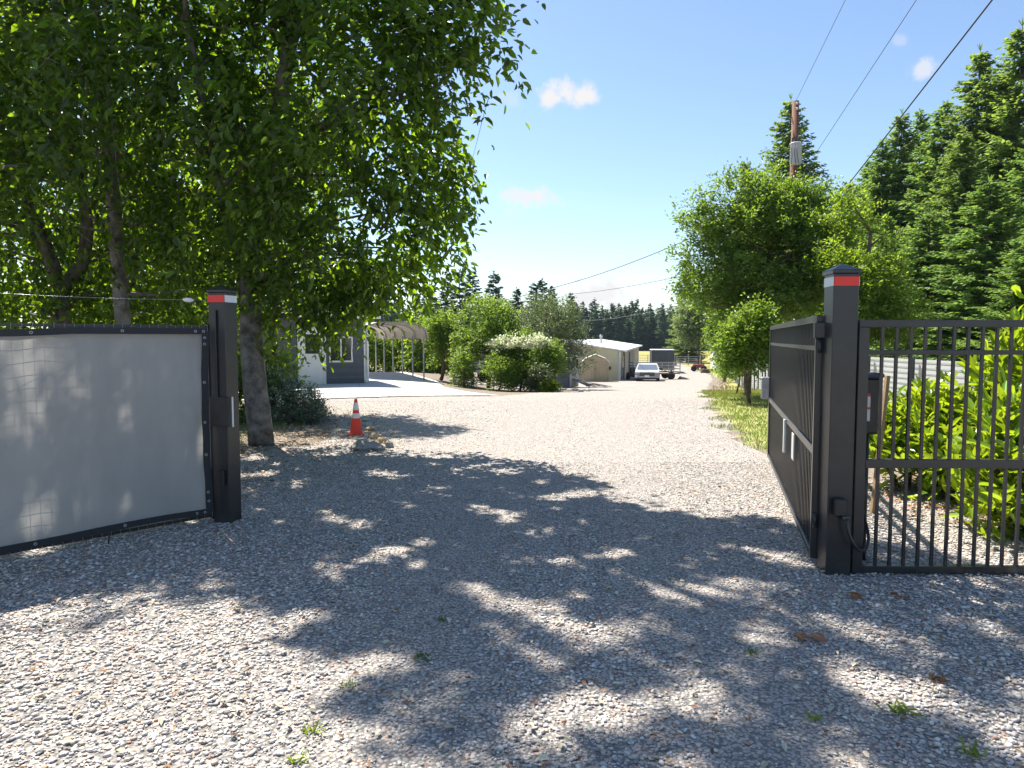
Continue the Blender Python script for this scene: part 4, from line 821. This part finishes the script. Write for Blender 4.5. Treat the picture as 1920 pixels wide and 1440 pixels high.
# local x points to the rear of the truck, y across; front at x=0
side = [(0,.48),(0.02,.98),(.15,1.06),(1.25,1.14),(1.75,1.62),(1.95,1.68),(3.0,1.68),(3.25,1.2),(5.2,1.2),(5.22,.5),(.3,.42)]
b_ = MB(); ws = {0:.9,1:.9,2:.9,3:.92,4:.76,5:.72,6:.72,7:.9,8:.92,9:.92,10:.92}
nS = len(side); V_ = [(x,-ws[i],z) for i, (x, z) in enumerate(side)]+[(x,ws[i],z) for i, (x, z) in enumerate(side)]
b_.add(V_, [tuple(range(nS))[::-1], tuple(range(nS,2*nS))]+[(i,(i+1)%nS,nS+(i+1)%nS,nS+i) for i in range(nS)]); b_.build('body', wp, TK)
b_ = MB(); b_.add([(1.27,-.80,1.17),(1.27,.80,1.17),(1.70,.68,1.59),(1.70,-.68,1.59)], [(0,1,2,3)]); b_.v = [(x-.02, y, z+.015) for x, y, z in b_.v]; b_.build('windshield', mat('sky_reflection_windshield', (.16,.2,.25), .08, spec=.9), TK)  # reflected sky imitated by the pale blue glass colour
for sg in (-1,1): MB().add([(1.55,sg*.875,1.2),(3.1,sg*.885,1.22),(2.9,sg*.755,1.6),(1.9,sg*.76,1.6)], [(0,1,2,3)]).build('side_window', glass, TK)
MB().box((-.02,0,.80),(.05,1.12,.36),bev=.01).build('grille', dk, TK)
q = MB(); [q.box((-.05,0,.68+.08*k),(.02,1.08,.012)) for k in range(4)]; q.build('grille_bars', galv, TK)
for sg in (-1,1): MB().box((-.02,sg*.73,.84),(.06,.3,.24),bev=.02).build('headlight', mat('lamp_glass', (.28,.3,.33), .1, spec=.9), TK)
MB().box((-.08,0,.56),(.18,1.84,.16),bev=.03).build('bumper', galv, TK)
MB().box((.0,0,.42),(.2,1.7,.16),bev=.03).build('valance', dk, TK)
MB().box((-.19,0,.62),(.02,.34,.17)).build('number_plate', whiterefl, TK)
for sg in (-1,1): MB().box((1.6,sg*1.02,1.22),(.14,.28,.2),bev=.03).build('mirror', dk, TK)
for x in (.9,4.2):
    for sg in (-1,1):
        o = MB().lathe((0,0,0), [(0,-.12),(.22,-.12),(.36,-.1),(.38,0),(.36,.1),(.22,.12),(0,.12)], 20).build('wheel', rubber, TK); o.location = (x,sg*.82,.38); o.rotation_euler = (R(90),0,0)
# ------------------------------------------------------------------ rail trailer, box trailer
ut = on(1226, 62); UT = thing('rail_trailer', 'open steel trailer with pipe railings behind the white pickup', 'trailer', ut, R(4)); W_, D_ = 4.0, 2.0
MB().box((0,0,.55),(W_,D_,.1)).build('deck', mat('old_deck', (.2,.17,.14), .9), UT)
for (a, b_) in (((-W_/2,-D_/2),(W_/2,-D_/2)),((W_/2,-D_/2),(W_/2,D_/2)),((W_/2,D_/2),(-W_/2,D_/2)),((-W_/2,D_/2),(-W_/2,-D_/2))):
    for z in (.95,1.2,1.45): MB().beam((*a,z),(*b_,z),.05,.06).build('rail', galv, UT)
for x in np.linspace(-W_/2,W_/2,5):
    for y in (-D_/2,D_/2): MB().box((x,y,1.0),(.06,.06,.96)).build('stake', galv, UT)
for x in (-1.3,1.25):
    for y in (-D_/2+.1, D_/2-.1):
        o = MB().lathe((0,0,0), [(0,-.1),(.2,-.1),(.34,-.08),(.36,0),(.34,.08),(.2,.1),(0,.1)], 18).build('wheel', rubber, UT); o.location = (x,y,.37); o.rotation_euler = (R(90),0,0)
MB().prism([(1.7,-1.1,0),(2.6,-1.7,0),(2.65,-1.6,.1),(2.0,-1.0,.3)], (0,0,0), (0.03,0.08,.03)).build('ramp', MATS['old_deck'], UT)
bt = on(1243, 80); BT = thing('enclosed_trailer', 'dark slate enclosed box trailer beyond the rail trailer', 'trailer', bt, R(-8)); bxm = mat('slate_trailer_skin', (.06,.07,.08), .45, 0, (.08,.09,.1), 1)
MB().box((0,2.5,1.5),(2.5,5.0,2.1),bev=.04).build('body', bxm, BT)
MB().box((0,2.5,2.585),(2.56,5.06,.07)).build('roof', white, BT)
for sg in (-1,1): MB().box((sg*.6,-.02,1.48),(1.14,.03,1.95),bev=.01).build('rear_door', bxm, BT)
MB().box((0,-.05,.38),(2.5,.1,.12)).build('bumper', galv, BT)
for sg in (-1,1):
    o = MB().lathe((0,0,0), [(0,-.1),(.2,-.1),(.34,-.08),(.36,0),(.34,.08),(.2,.1),(0,.1)], 16).build('wheel', rubber, BT); o.location = (sg*1.1,2.6,.37); o.rotation_euler = (0,R(90),0)
# trash / machinery beside the shop
mc = on(1189, 60); MC = thing('riding_mower', 'dark mower parked against the shop wall behind the pickup', 'mower', mc, R(20))
MB().box((0,0,.45),(.9,1.2,.35),bev=.08).build('hood', steel_dark, MC); MB().box((.1,.5,.8),(.5,.12,.5),bev=.04).build('seat', dk, MC); MB().tube([(0,-.2,.6),(0,.0,1.0)], .03, 8).build('steering_column', dk, MC)
for x in (-.42,.42):
    o = MB().lathe((0,0,0), [(0,-.1),(.2,-.1),(.25,0),(.2,.1),(0,.1)], 14).build('wheel', rubber, MC); o.location = (x,.3,.25); o.rotation_euler = (0,R(90),0)
# red tiller by the fence
rt = on(1309, 84); RT = thing('red_tiller', 'faded red farm implement on the grass by the fence', 'farm implement', rt, R(-10)); redp = mat('faded_red_paint', (.32,.05,.05), .6, 0, (.2,.05,.04), 4)
MB().box((0,0,.65),(1.3,.6,.4),bev=.08).build('engine_cover', redp, RT); MB().beam((-.6,0,.8),(-.2,0,1.35),.07,.07).build('lift_arm', redp, RT); MB().beam((.7,0,.75),(.1,0,1.3),.07,.07).build('lift_arm', redp, RT)
for x in (-.55,.6):
    o = MB().lathe((0,0,0), [(0,-.1),(.2,-.1),(.32,-.08),(.35,0),(.32,.08),(.2,.1),(0,.1)], 16).build('wheel', rubber, RT); o.location = (x,-.35,.35); o.rotation_euler = (R(90),0,0)
rock('brown_stump', 'brown cut log round beside the red implement', on(1322, 80), (.45,.35,.3), bark_brown, 401)['category'] = 'log'
# pipe gates at the field
for i, (px, Y_, wd_, lb) in enumerate([(1290,100,3.4,'tube farm gate under the pale roadside tree'),(1214,108,4.4,'tube farm gate between the shop and the box trailer')]):
    p0 = on(px, Y_); T = thing('farm_gate', lb, 'gate', p0, R(3), 'tube gates at the field edge')
    for k in range(5): MB().beam((-wd_/2,0,.3+k*.26),(wd_/2,0,.3+k*.26),.06,.06).build('rail', galv, T)
    for x in (-wd_/2,0,wd_/2): MB().box((x,0,.75),(.08,.08,1.3)).build('upright', galv, T)
    for x in (-wd_/2-.15,wd_/2+.15): MB().box((x,0,.8),(.16,.16,1.6)).build('gate_stake', bark_brown, T)
# ------------------------------------------------------------------ right hand fences
clw = mat('white_screen_cloth', (.62,.62,.64), .8, 0, (.56,.56,.58), 1.5, transl=.3, tcol=(.6,.6,.6))
def wire_fence(label, pts, h, group, withcloth=True, sp=1.5, wsp=.1):
    T = thing('wire_fence', label, 'fence', (pts[0][0], pts[0][1], g(*pts[0])), group=group); cl = MB(); wr = MB(); o0 = Vector(T.location)
    for (a, b_) in zip(pts[:-1], pts[1:]):
        L_ = math.hypot(b_[0]-a[0], b_[1]-a[1]); n = max(1, round(L_/sp)); P = [(a[0]+(b_[0]-a[0])*i/n, a[1]+(b_[1]-a[1])*i/n) for i in range(n+1)]
        nv = Vector((b_[1]-a[1], a[0]-b_[0], 0)).normalized()
        for i, (x, y) in enumerate(P[:-1]): MB().box((x-o0.x-nv.x*.05, y-o0.y-nv.y*.05, g(x, y)-o0.z+(h+.08)/2-.1),(.05,.05,h+.2)).build('post', steel_dark, T)
        for i in range(n):
            (x0, y0), (x1, y1) = P[i], P[i+1]; z0, z1 = g(x0, y0)-o0.z, g(x1, y1)-o0.z
            q0, q1 = Vector((x0-o0.x, y0-o0.y, 0)), Vector((x1-o0.x, y1-o0.y, 0))
            if withcloth: cl.add([q0+nv*.03+Vector((0,0,z0+.03)), q1+nv*.03+Vector((0,0,z1+.03)), q1+nv*.03+Vector((0,0,z1+h)), q0+nv*.03+Vector((0,0,z0+h))], [(0,1,2,3)])
            for k in range(int(h/wsp)+1): wr.beam(q0-nv*.02+Vector((0,0,z0+.05+k*wsp)), q1-nv*.02+Vector((0,0,z1+.05+k*wsp)), .006, .006)
    if withcloth: cl.build('screen_cloth', clw, T)
    wr.build('wires', steel_dark, T); return T
wire_fence('wire fence with white screening behind the laurels and fixed gate panel', [(7.3,6.5),(7.25,17.5)], 1.3, None)
wire_fence('wire fence with white screening behind the grass strip', [(7.25,17.5),(9.6,26),(11,31),(13.4,42)], 1.15, None)
# dark slatted fence further along
SF = thing('slat_fence', 'long weathered grey picket fence running along the road into the distance', 'fence', (13.5,42.2,g(13.5,42.2))); pk = MB(); o0 = Vector(SF.location); FPts = [(13.5,42.2),(18.8,60),(23.5,78),(29,100)]; gwd = mat('grey_fence_board', (.17,.165,.165), .85, 0, (.1,.1,.1), 6)
for (a, b_) in zip(FPts[:-1], FPts[1:]):
    L_ = math.hypot(b_[0]-a[0], b_[1]-a[1]); n = int(L_/.19); an = math.atan2(b_[1]-a[1], b_[0]-a[0])
    for i in range(n): x = a[0]+(b_[0]-a[0])*i/n; y = a[1]+(b_[1]-a[1])*i/n; pk.box((x-o0.x, y-o0.y, g(x, y)-o0.z+.62+.02*math.sin(i*5.1)),(.135,.022,1.24), rz=an)
    m_ = int(L_/2.4)
    for i in range(m_+1): x = a[0]+(b_[0]-a[0])*i/m_; y = a[1]+(b_[1]-a[1])*i/m_; MB().box((x-o0.x+.08, y-o0.y, g(x, y)-o0.z+.7),(.1,.1,1.45), rz=an).build('post', gwd, SF)
pk.build('pickets', gwd, SF)
# white neighbouring barn glimpsed over the fence
nb = on(1362, 90); NB = thing('white_outbuilding', 'low white outbuilding glimpsed behind the far end of the fence', 'building', (nb.x+3, nb.y, nb.z))
MB().box((0,0,1.3),(9,4,2.6)).build('wall', white, NB); MB().prism([(-4.8,-2.3,2.5),(-4.8,0,3.3),(-4.8,2.3,2.5),(-4.8,2.3,2.6),(-4.8,0,3.42),(-4.8,-2.3,2.6)], (0,0,0), (9.6,0,0)).build('roof', galv, NB)
# ------------------------------------------------------------------ utility pole and wires
pY = 30; pt, pm = at(1492, 190, pY), at(1487, 350, pY); dirp = (pm-pt); base = pt+dirp*((pt.z-g(pt.x, pY))/(pt.z-pm.z)); base.z -= .1
UP = thing('utility_pole', 'brown wooden utility pole with grey transformer above the round tree', 'utility pole', base)
MB().tube([base, base.lerp(pt, .5), pt], [.19,.165,.135], 14).build('pole_shaft', mat('creosote_wood', (.2,.085,.05), .85, 0, (.12,.055,.035), 5, .5, 30, streak=(3,3,.3)), UP, world=True)
tcn_ = at(1489, 292, pY)
MB().lathe((tcn_.x-.05, tcn_.y-.3, tcn_.z), [(0,-.43),(.2,-.43),(.23,-.4),(.23,.36),(.25,.38),(.25,.42),(.2,.45),(0,.46)], 20).build('transformer', mat('transformer_grey', (.42,.45,.5), .45), UP, world=True)
for dx in (-.14,.1): MB().lathe((tcn_.x-.05+dx, tcn_.y-.3, tcn_.z+.45), [(.03,0),(.05,.04),(.03,.08),(.05,.12),(.03,.16),(.045,.2),(0,.24)], 8).build('bushing', dk, UP, world=True)
a = at(1484,218,pY); b_ = at(1465,217,pY); MB().beam(a, b_, .06, .06).build('side_arm', steel_dark, UP, world=True)
for py in (196, 206): q = at(1491.5,py,pY); MB().lathe((q.x,q.y-.18,q.z), [(0,-.05),(.05,-.04),(.03,0),(.05,.04),(0,.05)], 8).build('insulator', whiterefl, UP, world=True)
jw = MB(); jw.tube([at(1466,219,pY-.2),at(1463,240,pY-.3),at(1470,258,pY-.4),at(1478,268,pY-.4)], .012, 5)
for k, x in enumerate((1484,1489,1494)): jw.tube([at(x,272,pY-.6),at(x+1,290,pY-.62),at(x+(-2,2,3)[k]+2,312,pY-.55)], .012, 5)
jw.build('jumper_wires', dk, UP, world=True)
MB().tube([at(1494,330,pY-.2), at(1489,480,pY-.25)], .03, 8).build('conduit', galv, UP, world=True)
def cable(label, a, b_, sag, r, ext=None):
    P = [a.lerp(b_, i/30)-Vector((0,0,sag*4*(i/30)*(1-i/30))) for i in range(31)]; tag(MB().tube(P, r, 5).build('overhead_cable', mat('cable_black', (.03,.03,.035), .6)), label, 'cable')
def past(pxa, pya, Ya, pxb, pyb, Yb, ext=1.7): a, b_ = at(pxa, pya, Ya), at(pxb, pyb, Yb); return a, a+(b_-a)*ext
a, b_ = past(1492,190,30,1585,0,20); cable('thin overhead line rising from the pole top, leftmost of three', a, b_, 0, .008)
a, b_ = past(1492,345,30,1718,0,16); cable('thin overhead line in the middle of the three above the firs', a, b_, 0, .008)
a, b_ = past(1490,475,30,1860,0,13.5); cable('thick dark overhead cable crossing the sky at the right', a, b_, 0, .017)
cable('sagging service line from the pole over the pale building', at(1480,358,30), at(1050,536,45), .35, .02)
cable('service line continuing low over the planting bed toward the carport', at(1050,536,45), at(700,592,38), .35, .02)
cable('faint lower service line crossing the horizon cloud', at(1470,470,30), at(1062,552,60), .3, .016)
cable('pale low line across the far forest to the shop roof', at(1460,520,30), at(1099,601,72), .4, .02)
# ------------------------------------------------------------------ grass, litter, weeds
def blades(name, n, poly, seed, h, w_, m, label=None, zoff=0, lean=.35, fn=None):
    rs = np.random.RandomState(seed); P = np.array(poly); lo, hi = P.min(0), P.max(0)
    x = rs.uniform(lo[0], hi[0], n); y = rs.uniform(lo[1], hi[1], n)
    k = sdf(poly, x, y)+.35*np.sin(x*3.1+np.sin(y*2.3))*np.sin(y*2.7) > 0; x, y = x[k], y[k]; n = len(x)
    P0 = np.stack([x, y, gz(x, y)+zoff], 1); D = np.stack([rs.normal(0, lean, n), rs.normal(0, lean, n), np.ones(n)], 1)
    hh = h*rs.uniform(.4, 1.2, n); V, Qd = leaf_arrays(P0, D, rs.normal(0, 1, (n, 3)), hh, np.full(n, w_))
    return tag(npmesh(name, V, Qd, m), kind='stuff')
gm1 = mat('lawn_grass', (.22,.3,.06), .6, transl=.35, tcol=(.3,.38,.06), island=.4); gm2 = mat('dry_grass', (.36,.3,.13), .7, transl=.3, island=.35)
blades('strip_grass', 52000, STRIP, 1, .07, .012, gm1); blades('dry_strip_grass', 9000, STRIP, 2, .1, .01, gm2)
blades('verge_grass', 16000, [(9.2,30.5),(10.7,37),(13.8,47),(17.7,60),(21.5,74),(24.6,94),(28.4,100),(23.2,77),(18.5,60),(13.3,43),(11.2,31)], 3, .16, .035, gm2)
blades('undergrowth_grass', 12000, [(-14,4.8),(-6,7.5),(-4.3,9.6),(-4,15),(-5.6,18.4),(-14,18)], 6, .09, .012, gm1)
def litter(name, n, poly, seed, L_, m, fn=None):
    rs = np.random.RandomState(seed); P = np.array(poly); lo, hi = P.min(0), P.max(0); x = rs.uniform(lo[0], hi[0], n); y = rs.uniform(lo[1], hi[1], n); k = sdf(poly, x, y) > 0; x, y = x[k], y[k]; n = len(x)
    P0 = np.stack([x, y, gz(x, y)+.02+rs.rand(n)*.012], 1); a = rs.uniform(0, 6.28, n); D = np.stack([np.cos(a), np.sin(a), rs.normal(0, .15, n)], 1)
    V, Qd = leaf_arrays(P0, D, np.array([0,0,1.])+rs.normal(0,.25,(n,3)), L_*rs.uniform(.5,1.2,n), L_*.45*rs.uniform(.6,1.2,n)); return tag(npmesh(name, V, Qd, m), kind='stuff')
lt = mat('dead_leaf', (.3,.15,.06), .8, transl=.15, island=.5); lt2 = mat('straw_litter', (.5,.45,.33), .8, island=.4)
litter('fallen_leaves', 1800, [(-7,2),(7,2),(7,6),(3,8),(-6,9)], 11, .035, lt)
litter('leaf_litter', 14000, [(-14,5),(-5,6.6),(-2.2,7.6),(-1.6,11),(-3,16),(-6,18),(-14,18)], 12, .05, lt2); litter('brown_leaf_litter', 6000, [(-14,5),(-5,6.8),(-2.8,8),(-2.4,12),(-3.6,16),(-6,18),(-14,18)], 13, .06, lt)
litter('laurel_litter', 2600, [(3.6,6.4),(4.2,8.2),(6,9.5),(9,8),(9,5.6),(5,5.9)], 14, .07, lt)
litter('straw_bits', 1500, [(-4,2.6),(4,2.6),(4,5),(2,9),(-5,9)], 15, .05, lt2)
for i, (px, py, lb, m_, s) in enumerate([(585,1378,'yellow green weed in the sunny gravel at bottom left',LF['laurel'],1.),(790,1245,'small dark weed in dappled shade left of centre',LF['big'],1.),(830,1170,'tiny weed in the shade above the other centre weed',LF['big'],.8),(1755,1288,'reddish brown tuft in the gravel at right',mat('red_weed',(.3,.14,.05),.8,transl=.3,island=.3),1.1),(1690,1345,'patch of pale green weed at the lower right',gm1,1.6),(1530,1360,'little green weed left of the pale weed patch',LF['laurel'],.8),(1410,1230,'small weed below the gate leaf shadow',LF['big'],.8),(560,1432,'yellow green weed at the bottom edge',LF['laurel'],.9),(1820,1420,'grassy weed in the bottom right corner',gm1,1.3),(650,1296,'olive weed on the edge of the sunny patch',gm1,.8)]):
    p_ = hit(px, py); rs = np.random.RandomState(500+i); n = 26; s *= .75
    P0 = np.array(p_)+np.stack([rs.normal(0,.028*s,n), rs.normal(0,.028*s,n), np.full(n,.012)],1); D = np.stack([rs.normal(0,.8,n), rs.normal(0,.8,n), rs.uniform(.3,1,n)],1)
    V, Qd = leaf_arrays(P0, D, rs.normal(0,1,(n,3)), .04*s*rs.uniform(.6,1.3,n), np.full(n,.011*s)); o = npmesh('weed', V, Qd, m_, off=tuple(p_)); o.location = p_; tag(o, lb, 'weed', 'weeds in the gravel')
for i, (px, py, lb) in enumerate([(1505,1208,'curled tan dry leaf left of the orange one on the gravel'),(1548,1212,'curled orange dry leaf on the gravel below the fixed panel'),(1615,1130,'pale dry leaf just below the fixed panel'),(1675,1130,'orange dry leaf below the fixed panel')]):
    p_ = hit(px, py); rs = np.random.RandomState(600+i); n = 3; P0 = np.array(p_)+np.stack([rs.normal(0,.02,n), rs.normal(0,.02,n), np.full(n,.02)],1); a = rs.uniform(0,6.28)+rs.uniform(-.9,.9,n)
    V, Qd = leaf_arrays(P0, np.stack([np.cos(a),np.sin(a),rs.uniform(.1,.5,n)],1), np.array([0,0,1.])+rs.normal(0,.4,(n,3)), rs.uniform(.05,.09,n), rs.uniform(.025,.045,n)); o = npmesh('dry_leaf', V, Qd, mat('dry_leaf_tan',(.4,.2,.08),.7,transl=.2,island=.2), off=tuple(p_)); o.location = p_; tag(o, lb, 'leaf', 'large dry leaves on the gravel')

# ------------------------------------------------------------------ air
hz = MB().box((60,150,20),(900,420,50)).build('haze', bpy.data.materials.new('thin_blue_air')); tag(hz, kind='stuff')
m = hz.data.materials[0]; m.use_nodes = True; t = m.node_tree; t.nodes.clear(); pv = N(t, 'ShaderNodeVolumePrincipled'); pv.inputs['Color'].default_value = (.6,.78,1,1); pv.inputs['Density'].default_value = .00013; pv.inputs['Anisotropy'].default_value = .2
t.links.new(pv.outputs[0], N(t, 'ShaderNodeOutputMaterial').inputs['Volume'])
